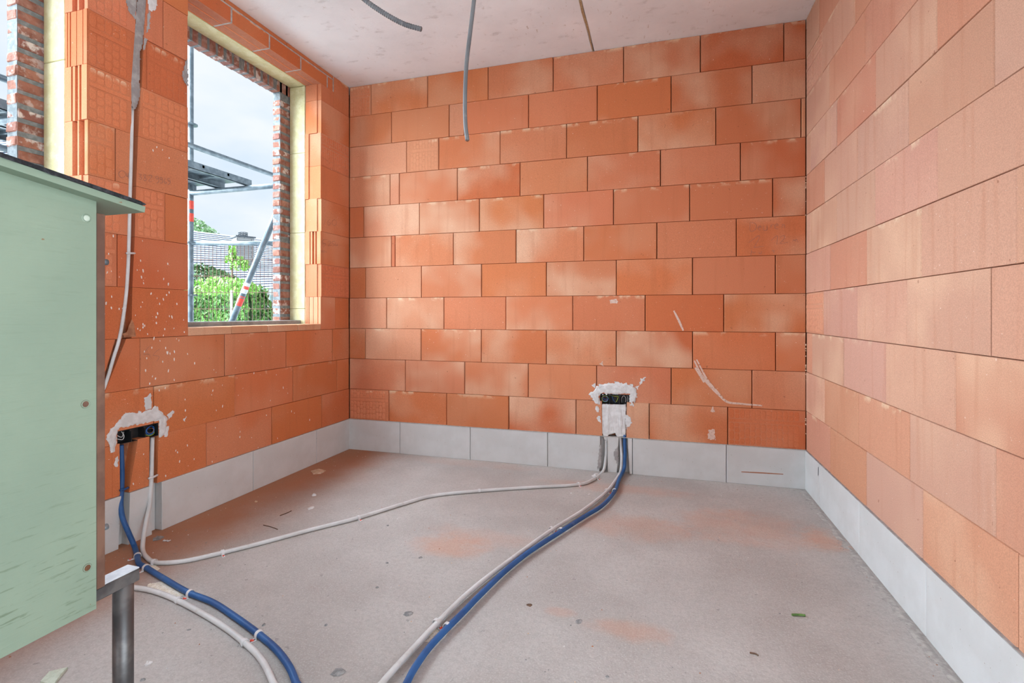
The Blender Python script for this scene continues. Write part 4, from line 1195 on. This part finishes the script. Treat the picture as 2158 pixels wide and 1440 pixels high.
b = MB(); slab_yz(b, XP - .62, -1.150, [(.08, ztop(.08)), (.8725, ztop(.8725)), (.8745, ztop(.8725) + .014), (.08, ztop(.08) + .0165)]); roof = cpart('roof', b, M['green'])
b = MB(); slab_yz(b, XP - .625, -1.1465, [(.075, ztop(.075) + .0168), (.868, ztop(.868) + .0150), (.8745, ztop(.874) + .0190), (.86, ztop(.86) + .0225), (.075, ztop(.075) + .0235)])
o = cpart('roofing_felt', b, M['felt']); o.parent = roof; roof['label'] = 'overhanging roof board, mint green below'
b = MB(); b.box(-1.1500, -1.1465, .078, .866, -9, -8); 
vs = []
ys = [.08 + i * (.79 / 60) for i in range(61)]
for y in ys: vs += [(-1.1470, y, ztop(y) + .021), (-1.1470 + .001, y, ztop(y) + .0145 + .003 * noise.noise((y * 30, 2, 0)))]
b = MB(); b.add(vs, [(2 * i, 2 * i + 1, 2 * i + 3, 2 * i + 2) for i in range(60)]); o = cpart('felt_edge', b, M['felt']); o.parent = roof
M['rustspot'] = mottled('rust_spot', (.10, .04, .02), (.16, .07, .03), 80, .9, .3)
M['paleplug'] = mottled('pale_plug', (.46, .52, .42), (.54, .60, .50), 80, .8, .3)
for (px, py, mt) in ((182, 460, 'paleplug'), (180, 852, 'brownply'), (184, 1197, 'rustspot'), (118, 380, 'rustspot')):
    p = on_x(px, py, XP)
    if p.z > ztop(p.y) - .01: continue
    b = MB(); b.tube([p + Vector((-.002, 0, 0)), p + Vector((.0008, 0, 0))], .009, 14); o = cpart('screw_head', b, M[mt])
    b = MB(); b.tube([p + Vector((.0007 + .0006 * math.sin(0), .0075 * math.cos(k * math.pi / 8), .0075 * math.sin(k * math.pi / 8))) for k in range(16)], .0014, 5, closed=True); o = cpart('screw_rim', b, M['green'], smooth=True)
for (px, py) in ((216, 552), (219.5, 1112)):
    y0 = YP + .021; p = on_x(px, py, XP - .016)
    b = MB(); b.tube([(p.x, y0 - .001, p.z), (p.x, y0 + .012, p.z)], .007, 10); cpart('bolt', b, M['galv'], smooth=True)

std = empty('steel_stand', (-1.217, .5, 0)); tag(std, 'dark steel stand with round legs under the green cabinet', 'stand')
def spart(name, b, mats, **k):
    b.v = [(x + 1.217, y - .5, z) for x, y, z in b.v]
    return b.obj(name, mats, std, **k)
for x in (-1.217, -1.735):
    b = MB(); b.cbox(x - .02, x + .02, .10, .898, .482, .511, .003); spart('rail', b, M['steel'])
    for y in (.125, .872):
        b = MB(); b.tube([(x, y, 0.0), (x, y, .484)], .0205, 20); spart('leg', b, M['steel'], smooth=True)
for y in (.155, .70):
    b = MB(); b.cbox(-1.715, -1.237, y - .02, y + .02, .4822, .511, .003); spart('cross_rail', b, M['steel'])
b = MB(); b.cbox(-1.2365, -1.1985, .816, .897, .511, .5145, .001); spart('top_plate', b, M['white_dust'])
b = MB(); b.cbox(-1.2365, -1.1995, .12, .815, .5108, .5119, .0003); spart('dust_film', b, M['white_dust'])

# ------------------------------------------------------------------ floor debris
def fpatch(name, poly_px, mat, thick, label, cat='sawdust', **k):
    P = [tuple(on_z(x, y, 0)[:2]) for x, y in poly_px]
    o = patch_mesh(name, mat, P, .004, thick, .008, lambda u, v, h: Vector((u, v, h)), taper=.03, lump=.7, nscale=50, **k)
    return tag(o, label, cat, kind='stuff')
fpatch('sawdust_heap', [(310, 1232), (345, 1225), (372, 1240), (388, 1252), (378, 1262), (350, 1252), (322, 1246)], M['sawdust'], .008, 'heap of pale sawdust between blue and grey conduit')
fpatch('sawdust_heap', [(304, 1190), (325, 1188), (338, 1198), (330, 1206), (312, 1204)], M['sawdust'], .006, 'small sawdust smear beside the conduit bend', seed=4.0)
fpatch('crumb_heap', [(896, 1352), (905, 1335), (922, 1322), (930, 1328), (918, 1345), (902, 1356)], M['sawdust'], .010, 'white crumb heap between the straight conduits', 'crumbs', seed=8.0)
fpatch('crumb_heap', [(1155, 1130), (1165, 1122), (1180, 1120), (1172, 1130)], M['sawdust'], .008, 'small white crumb heap midway to the back wall', 'crumbs', seed=5.0)
fpatch('crumb_heap', [(1246, 1004), (1252, 998), (1262, 998), (1262, 1006), (1252, 1008)], M['plaster'], .012, 'white plaster crumbs under the back socket', 'crumbs', seed=6.0)
def lump(px, py, w_, h, mat, name, label, cat, flat=.5, group=None, seed=0):
    p = on_z(px, py, 0); bl = (p - CAM).dot(Vector((-ST, CT, 0))); r = w_ / 2 * bl / F
    rnd = random.Random(int(px * 7 + py)); b = MB(); n = 9; m = 4; P = [(0, 0, r * flat)]
    for j in range(1, m + 1):
        t = j / m * math.pi / 2
        for i in range(n):
            a = 2 * math.pi * i / n; k = rnd.uniform(.75, 1.2)
            P.append((r * math.sin(t) * k * math.cos(a), r * math.sin(t) * k * .75 * math.sin(a), max(0, r * flat * math.cos(t) * rnd.uniform(.7, 1.2)) if j < m else 0))
    Fs = [(0, 1 + i, 1 + (i + 1) % n) for i in range(n)]
    for j in range(m - 1):
        for i in range(n): Fs.append((1 + j * n + i, 1 + (j + 1) * n + i, 1 + (j + 1) * n + (i + 1) % n, 1 + j * n + (i + 1) % n))
    b.add(P, Fs)
    return tag(b.obj(name, M[mat], None, smooth=False, loc=(p.x, p.y, 0.0), rz=rnd.uniform(0, 3)), label, cat, group)
lump(860, 1294, 22, 8, 'stone', 'mortar_lump', 'flat grey mortar lump left of the paired conduits', 'mortar lump', .3)
lump(713, 1418, 30, 9, 'stone', 'mortar_lump', 'large rough mortar lump between the two conduit curves', 'mortar lump', .3)
lump(313, 1399, 15, 8, 'plaster', 'plaster_crumb', 'white plaster crumb beside the steel leg', 'crumb', .8)
lump(301, 1434, 12, 5, 'stone', 'stone_chip', 'grey stone chip at the foot of the steel stand', 'stone chip', .6)
lump(333, 1135, 26, 5, 'stone', 'mortar_lump', 'flat mortar splat on the orange dust by the left wall', 'mortar lump', .12)
lump(662, 1045, 9, 9, 'white', 'plaster_crumb', 'round white plug on the dust near the left wall', 'crumb', 1.0)
lump(540, 1058, 8, 4, 'chip', 'brick_chip', 'tiny pale chip on the orange dust strip', 'chip', .6)
lump(816, 1187, 7, 4, 'stone', 'stone_chip', 'small dark chip lying in the middle of the floor', 'stone chip', .5)
lump(795, 1239, 7, 4, 'stone', 'stone_chip', 'small grey chip in front of the mortar lump', 'stone chip', .7)
lump(886, 1176, 9, 4, 'stone', 'stone_chip', 'dark flat chip beside the orange dust stain', 'stone chip', .4)
lump(817, 1108, 7, 4, 'stone', 'stone_chip', 'dark chip below the long grey conduit', 'stone chip', .4)
lump(655, 1072, 16, 5, 'plaster', 'plaster_crumb', 'flaky plaster crumb between left wall and long conduit', 'crumb', .4)
lump(1220, 1310, 18, 4, 'stone', 'stone_chip', 'grey crumbled spot on the open floor', 'stone chip', .15)
lump(1242, 1043, 7, 4, 'plaster', 'plaster_crumb', 'white crumb left of the paired conduits near the back wall', 'crumb', .6)
lump(1204, 1040, 6, 4, 'plaster', 'plaster_crumb', 'small white crumb below the long conduit near the back wall', 'crumb', .6)
lump(1280, 1427, 9, 4, 'stone', 'stone_chip', 'grey pebble on the near open floor', 'stone chip', .5)
lump(556, 1318, 9, 5, 'stone', 'stone_chip', 'dark pebble above the curved blue conduit', 'stone chip', .7)
lump(398, 1328, 9, 3, 'stone', 'stone_chip', 'grey flake inside the curve of the grey conduit', 'stone chip', .3)
lump(687, 1318, 9, 4, 'stone', 'stone_chip', 'grey speck beyond the large mortar lump', 'stone chip', .4)
lump(1116, 1276, 14, 6, 'twig', 'dry_leaf', 'brown curled leaf scrap right of the paired conduits', 'leaf scrap', .35)
def stick(a, c_, r, mat, name, label, cat):
    A, B = on_z(*a, r), on_z(*c_, r); b = MB(); mid = (A + B) / 2 + Vector((.004, .003, 0))
    b.tube(spline([A, mid, B], 4), r, 7); return tag(b.obj(name, M[mat], None), label, cat)
stick((590, 1087), (614, 1077), .0022, 'twig', 'twig', 'thin brown twig lying nearest the left wall', 'twig')
stick((555, 1107), (585, 1116), .0022, 'twig', 'twig', 'thin brown twig lying nearest the long grey conduit', 'twig')
stick((1669, 1296), (1697, 1297.5), .0042, 'greenstick', 'plastic_stick', 'short green plastic stick on the floor by the right wall', 'stick')
stick((1580, 1376), (1598, 1382), .0025, 'twig', 'twig', 'short dark twig on the near floor towards the right wall', 'twig')
def chip(px, mat, name, label, cat, th=.004, curl=.006):
    P = [on_z(x, y, 0) for x, y in px]; b = MB(); n = len(P); c0 = sum(P, Vector()) / n
    vs = [(p.x - c0.x, p.y - c0.y, .0) for p in P] + [(p.x - c0.x, p.y - c0.y, th + curl * (i % 2)) for i, p in enumerate(P)]
    b.add(vs, [tuple(range(n - 1, -1, -1)), tuple(range(n, 2 * n))] + [(i, (i + 1) % n, n + (i + 1) % n, n + i) for i in range(n)])
    b2 = b.obj(name, M[mat], None, loc=(c0.x, c0.y, 0)); return tag(b2, label, cat)
chip([(655, 994), (672, 991), (687, 993), (676, 999), (660, 1000)], 'chip', 'brick_shard', 'beige brick shard on the dust below the left wall', 'shard')
chip([(85, 1440), (104, 1422), (143, 1410), (128, 1428), (112, 1448)], 'paleplug', 'painted_splinter', 'pale green painted splinter beside the cabinet stand', 'splinter', .006, .004)
b = MB(); c0 = on_z(352, 1139, .004)
b.tube([c0 + Vector((.02 * x, .02 * y, 0)) for x, y in ((-.9, .1), (-.6, -.5), (0, -.2), (.0, .2), (.1, -.25), (.7, -.3), (.8, .3))], .0032, 6)
b.v = [(x - c0.x, y - c0.y, z - c0.z + .004) for x, y, z in b.v]
tag(b.obj('broken_clip', M['white'], None, smooth=True, loc=(c0.x, c0.y, 0)), 'broken white clip curled like a three on the orange dust', 'clip')
# fine grit
b = MB(); rnd = random.Random(3)
for k in range(700):
    if k < 160: x, y = XL + .02 + abs(rnd.gauss(0, .22)), rnd.uniform(.9, YB - .02)
    elif k < 250: x, y = rnd.uniform(XL, XR), YB - .02 - abs(rnd.gauss(0, .10))
    elif k < 360: x, y = XR - .02 - abs(rnd.gauss(0, .03)), rnd.uniform(.6, YB)
    else: x, y = rnd.uniform(XL, XR), rnd.uniform(.5, YB)
    if not (XL + .005 < x < XR - .005): continue
    r = rnd.uniform(.0012, .0038)
    b.add([(x + r * rnd.uniform(.6, 1.3), y, 0), (x, y + r * rnd.uniform(.6, 1.3), 0), (x - r, y, 0), (x, y - r, 0), (x + r * .2, y, r * rnd.uniform(.4, 1))], [(0, 1, 4), (1, 2, 4), (2, 3, 4), (3, 0, 4)], rnd.choice((0, 0, 1, 2, 3)))
tag(b.obj('floor_grit', [M['stone'], M['chip'], M['terra_cut'], M['plaster']]), 'fine grit scattered over the concrete floor', 'grit', kind='stuff')
# mortar fillet left along the foot of the right wall
P = [(XR - .007, .4)] + [(XR - .007, YB - .01)] + [(XR - .05 - .02 * noise.noise((k * .9, 0, 0)), YB - .01 - k * .12) for k in range(27)]
patch_mesh('mortar_fillet', M['lintel_mortar'], P, .008, .006, .012, lambda u, v, h: Vector((u, v, h)), taper=.03, lump=.8, nscale=20, parent=wallR)

# ------------------------------------------------------------------ outdoors
b = MB(); b.box(-60, 40, -40, 60, -.75, -.6); tag(b.obj('ground', M['bounce_ground']), 'ground outside the house, made pale to bounce light indoors', kind='structure')
XS, YS = on_b(402, 513, 4.8).x, on_b(402, 513, 4.8).y
sc = empty('scaffold', (XS, YS, -.6)); tag(sc, 'galvanised tube scaffold with steel decks outside the windows', 'scaffold')
def opart(name, b, mats, root=sc, smooth=False, parent=None):
    l = root.location
    b.v = [(x - l.x, y - l.y, z - l.z) for x, y, z in b.v]
    return b.obj(name, mats, parent or root, smooth=smooth)
def bar(a, c_, r=.0242, mat='galv', name='tube', n=14, parent=None):
    b = MB(); b.tube([a, c_], r, n); return opart(name, b, M[mat], smooth=True, parent=parent)
st = bar((XS, YS, -.6), (XS, YS, 4.6), name='standard')
bar((XS, .5 - .9, -.6), (XS, .5 - .9, 4.6), name='standard')
bar((-3.25, YS, -.6), (-3.25, YS, .6), name='standard')
for zz in (2.93, 2.45, 1.8, 1.3):
    b = MB(); b.tube([(XS, YS, zz - .006), (XS, YS, zz + .006)], .06, 12); opart('rosette', b, M['galv'], smooth=False)
for (za, zb, mt) in ((2.12, 2.20, 'red'), (2.00, 2.08, 'red')):
    b = MB(); b.tube([(XS, YS, za), (XS, YS, zb)], .0252, 14, cap=False); opart('marking_tape', b, M[mt], smooth=True)
bar((XS + .03, -1.0, 2.72), (XS + .03, YS + 1.6, 2.72), name='guard_rail')
bar((XS, YS, 2.275), (-2.95, YS, 2.275), name='transom')
bar((XS, 2.0, 2.275), (-2.95, 2.0, 2.275), name='transom')
lg = bar((XS - .1, -1.0, 2.28), (XS - .1, YS - .3, 2.28), name='ledger')
b = MB(); q0 = on_x(22, 305, XS - .1); b.tube([(XS - .1, q0.y - .02, 2.28), (XS - .1, q0.y + .18, 2.28)], .0252, 14, cap=False); opart('marking_tape', b, M['red'], smooth=True)
def deck(x0, x1, y0, y1, z0):
    b = MB()
    b.box(x0, x1, y0, y1, z0 + .052, z0 + .060)
    for x in (x0, x1 - .006): b.box(x, x + .006, y0, y1, z0, z0 + .052)
    for x in (x0, x1 - .03): b.box(x, x + .03, y0, y1, z0, z0 + .004)
    for k in range(int((y1 - y0) / .25)): b.box(x0, x1, y0 + k * .25, y0 + k * .25 + .02, z0 + .03, z0 + .052)
    opart('deck_plank', b, M['galv'])
for (x0, x1) in ((-3.965, -3.645), (-4.31, -3.99), (-3.62, -3.30)):
    y1_ = on_y(527, 0, 1).y * 0 + YS + .05
    if x0 > -3.63: deck(x0, x1, -1.0, 1.35, 2.30)
    else: deck(x0, x1, -1.0, y1_, 2.30)
deck(-3.965, -3.3, -1.0, YS + .3, .42); deck(-4.31, -3.99, -1.0, YS + .3, .42)
# raking brace with stickers
A, Bq = on_b(622, 352, 4.2), on_b(455, 760, 4.2)
bar(A, Bq, .0245, name='raking_brace')
def along(t): return A.lerp(Bq, t)
ty = lambda y: (y - 352) / (760 - 352)
for (ya, yb, mt) in ((596, 603, 'white'), (603, 609, 'red'), (609, 618, 'white'), (624, 626, 'red'), (628, 644, 'red')):
    b = MB(); b.tube([along(ty(ya)), along(ty(yb))], .0256, 14, cap=False); opart('sticker', b, M[mt], smooth=True)
# mesh guard panel
g0, g1 = on_b(402, 513, 4.8), on_b(680, 512, 4.8); gz = g0.z
b = MB(); b.tube([(g0.x, g0.y, gz), (g1.x, g1.y, gz)], .022, 14); mg = opart('guard_panel', b, M['galv'], smooth=True); mg['label'] = 'galvanised guard tube carrying rusty wire mesh'
b = MB(); dv = (g1 - g0); L = dv.length; k = 0.06
while k < L:
    p = g0 + dv * (k / L); b.tube([(p.x, p.y, gz), (p.x, p.y, .45)], .0026, 5); k += .0378
zz = gz - .157
while zz > .45: b.tube([(g0.x, g0.y, zz), (g1.x, g1.y, zz)], .003, 5); zz -= .157
opart('wire_mesh', b, M['rust'], parent=mg)

def cam_xy(a, bb): return (a * CT - bb * ST, a * ST + bb * CT)
def pb(px, py, bb): return on_b(px, py, bb)
# neighbour's house
def roof_rows(root, e0, e1, r0, r1, rows, name='roof'):
    """stepped tile courses between an eave (e0,e1) and a ridge (r0,r1)"""
    b = MB()
    nrm = (e1 - e0).cross(r0 - e0).normalized()
    if nrm.z < 0: nrm = -nrm
    for k in range(rows):
        t0, t1 = k / rows, (k + 1.15) / rows
        a, c_ = e0.lerp(r0, t0) + nrm * .05, e1.lerp(r1, t0) + nrm * .05
        d, e = e0.lerp(r0, min(1, t1)) + nrm * .02, e1.lerp(r1, min(1, t1)) + nrm * .02
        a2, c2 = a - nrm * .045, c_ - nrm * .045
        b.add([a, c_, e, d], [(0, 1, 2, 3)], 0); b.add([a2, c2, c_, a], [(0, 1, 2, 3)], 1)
    return opart(name, b, [M['tiles'], M['tile_edge']], root=root)
hx, hy = cam_xy((560 - 1079) / F * 17, 17)
hs = empty('house', (hx, hy, -.6)); tag(hs, 'neighbouring house with grey tiled roof and brick chimney', 'house')
roof_rows(hs, pb(180, 628, 14.5), pb(660, 606, 16.6), Vector((*cam_xy((180 - 1079) / F * 17.5, 17.5), 4.45)), Vector((*cam_xy((660 - 1079) / F * 24.5, 24.5), 4.45)), 26)
w0, w1 = pb(470, 640, 16.9), pb(690, 640, 16.9)
def vwall(name, p, q, z0, z1, th, mat, root):
    d = (Vector((q.x, q.y, 0)) - Vector((p.x, p.y, 0))); nn = Vector((-d.y, d.x, 0)).normalized() * th
    b = MB(); P = [(p.x, p.y), (q.x, q.y), (q.x + nn.x, q.y + nn.y), (p.x + nn.x, p.y + nn.y)]
    b.zprism(P, z0, z1); return opart(name, b, M[mat], root=root)
vwall('wall', w0, w1, -.6, 2.10, .3, 'render', hs)
vwall('door', pb(569, 640, 16.86), pb(590, 640, 16.86), -.6, 1.75, .06, 'glassdoor', hs)
vwall('gutter', pb(533, 603, 16.4), pb(690, 603, 16.4), 1.93, 2.04, .12, 'galv', hs)
c0 = pb(512, 560, 18.2)
b = MB()
for dz0, dz1, hw in ((2.0, 3.86, .29),): b.zprism([(c0.x + hw * 1.414 * math.cos(T + k * math.pi / 2), c0.y + hw * 1.414 * math.sin(T + k * math.pi / 2)) for k in range(4)], dz0, dz1)
ch = opart('chimney', b, M['chimney'], root=hs)
b = MB(); b.zprism([(c0.x + .47 * math.cos(T + k * math.pi / 2), c0.y + .47 * math.sin(T + k * math.pi / 2)) for k in range(4)], 3.86, 3.91); o = opart('chimney_cap', b, M['darkmetal'], root=hs); o.parent = ch
b = MB()
for k in range(8):
    a = k * math.pi / 4; b.tube([(c0.x + .14 * math.cos(a), c0.y + .14 * math.sin(a), 3.91), (c0.x + .14 * math.cos(a), c0.y + .14 * math.sin(a), 4.06)], .012, 5)
for zz in (3.94, 4.0, 4.06): b.tube([(c0.x + .15 * math.cos(k * math.pi / 8), c0.y + .15 * math.sin(k * math.pi / 8), zz) for k in range(16)], .014, 5, closed=True)
o = opart('chimney_cowl', b, M['darkmetal'], root=hs); o.parent = ch
# second house seen past the green cabinet
h2 = empty('house', (*cam_xy(-16, 14), -.6)); tag(h2, 'house with tiled gable seen through the window behind the green cabinet', 'house')
roof_rows(h2, pb(-420, 430, 13), pb(60, 410, 13), pb(-420, 300, 15.5), pb(60, 322, 15.5), 20)
roof_rows(h2, pb(-300, 330, 14.5), pb(40, 312, 14.5), pb(-300, 240, 16), pb(-25, 262, 16), 14, 'gable_roof')
vwall('wall', pb(-420, 500, 13.4), pb(50, 500, 13.4), -.6, 3.9, .3, 'render', h2)

# greenery
def foliage(name, root, pts_fn, count, size, mat, core=None):
    b = MB(); rnd = random.Random(count)
    for _ in range(count):
        p, nrm = pts_fn(rnd)
        t = Vector((rnd.uniform(-1, 1), rnd.uniform(-1, 1), rnd.uniform(-1, 1))).normalized()
        nn = (nrm + t * .9).normalized(); s1 = nn.cross(Vector((rnd.uniform(-1, 1), rnd.uniform(-1, 1), .3))).normalized(); s2 = nn.cross(s1)
        s = size * rnd.uniform(.6, 1.3)
        b.add([p - s1 * s, p + s2 * s * .55, p + s1 * s, p - s2 * s * .55], [(0, 1, 2, 3)])
    o = opart(name, b, mat, root=root); tag(o, kind='stuff'); return o
def rounded_box_fn(a0, a1, b0, b1, z0, z1, bulge=.12):
    def fn(r):
        while True:
            f = r.choice(('f', 'f', 'f', 't', 'r')); a, bb, z = r.uniform(a0, a1), r.uniform(b0, b1), r.uniform(z0, z1)
            n = (0, -1, 0)
            if f == 'f': bb = b0
            elif f == 't': z = z1; n = (0, 0, 1)
            else: a = a1; n = (1, 0, 0)
            k = bulge * noise.noise((a * 2.2, bb * 2.2, z * 2.2))
            x, y = cam_xy(a + n[0] * k - (max(0, z - z1 + .35) ** 2 if f == 'r' else 0), bb + n[1] * k)
            return Vector((x, y, z + n[2] * k + r.uniform(-.05, .03))), Vector((*cam_xy(n[0], n[1]), n[2]))
    return fn
hedge = empty('hedge', (*cam_xy(-5.2, 9.3), -.6)); tag(hedge, 'dense clipped green hedge beyond the mesh guard', 'hedge')
ha0, ha1 = -7.6, (527 - 1079) / F * 9
foliage('foliage', hedge, rounded_box_fn(ha0, ha1, 9, 9.8, -.6, 1.62), 9000, .05, M['leaf'])
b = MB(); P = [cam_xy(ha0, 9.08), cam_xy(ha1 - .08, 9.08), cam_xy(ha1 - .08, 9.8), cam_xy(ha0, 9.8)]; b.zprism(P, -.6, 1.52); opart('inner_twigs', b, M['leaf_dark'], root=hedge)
def blob_fn(c, rx, ry, rz):
    def fn(r):
        v = Vector((r.gauss(0, 1), r.gauss(0, 1), r.gauss(0, 1))).normalized()
        k = 1 + .28 * noise.noise((v.x * 2 + c.x, v.y * 2, v.z * 2)) - abs(r.gauss(0, .06))
        return c + Vector((v.x * rx, v.y * ry, v.z * rz)) * k, v
    return fn
bush = empty('shrub', (*cam_xy(-7.0, 11.2), -.6)); tag(bush, 'dark rounded shrub rising behind the hedge', 'shrub')
c0 = Vector((*cam_xy((425 - 1079) / F * 11.2, 11.2), 1.45)); foliage('foliage', bush, blob_fn(c0, .95, .6, .78), 4500, .05, M['leaf_dark'])
b = MB(); b.tube([(c0.x, c0.y, -.6), (c0.x, c0.y, 1.3)], .07, 7); opart('stem', b, M['bark'], root=bush)
tr = empty('young_tree', (*cam_xy((489 - 1079) / F * 8.3, 8.3), -.6)); tag(tr, 'slim young tree with lime green leaves before the chimney', 'tree')
b = MB(); b.tube(spline([pb(488, 720, 8.3), pb(489, 640, 8.3), pb(489, 580, 8.3), pb(490, 525, 8.3)], 4), .018, 6); opart('trunk', b, M['bark'], root=tr)
for (px, py, rx, rz, cnt) in ((490, 530, .06, .14, 90), (494, 548, .14, .07, 110), (486, 545, .07, .05, 50), (505, 562, .14, .07, 110), (515, 555, .06, .05, 40), (475, 598, .42, .10, 420), (500, 610, .30, .10, 300), (430, 612, .3, .08, 260), (530, 608, .12, .08, 80)):
    foliage('leaf_cluster', tr, blob_fn(pb(px, py, 8.3), rx, rx, rz), cnt, .035, M['leaf_lime'])
sk = empty('garden_stake', tuple(pb(485, 700, 7.8))); tag(sk, 'pale wooden stake standing in front of the hedge', 'stake')
sk.location.z = -.6
b = MB(); p = pb(487, 612, 7.8); b.tube([(p.x, p.y, -.6), (p.x + .01, p.y, p.z)], .02, 7); opart('pole', b, M['render'], root=sk)
ft = empty('tree', (*cam_xy((425 - 1079) / F * 26, 26), -.6)); tag(ft, 'loose pale green tree behind the neighbouring roof', 'tree')
for (px, py, r_, cnt) in ((412, 480, .55, 160), (425, 488, .5, 150), (440, 496, .45, 120), (452, 502, .3, 60), (405, 500, .8, 200), (398, 470, .4, 90)):
    foliage('leaf_cluster', ft, blob_fn(pb(px, py, 26), r_, r_, r_ * .8), cnt, .10, M['leaf_pale'])
b = MB(); p = pb(420, 520, 26); b.tube([(p.x, p.y, -.6), (p.x, p.y, 5.0)], .15, 7); opart('trunk', b, M['bark'], root=ft)
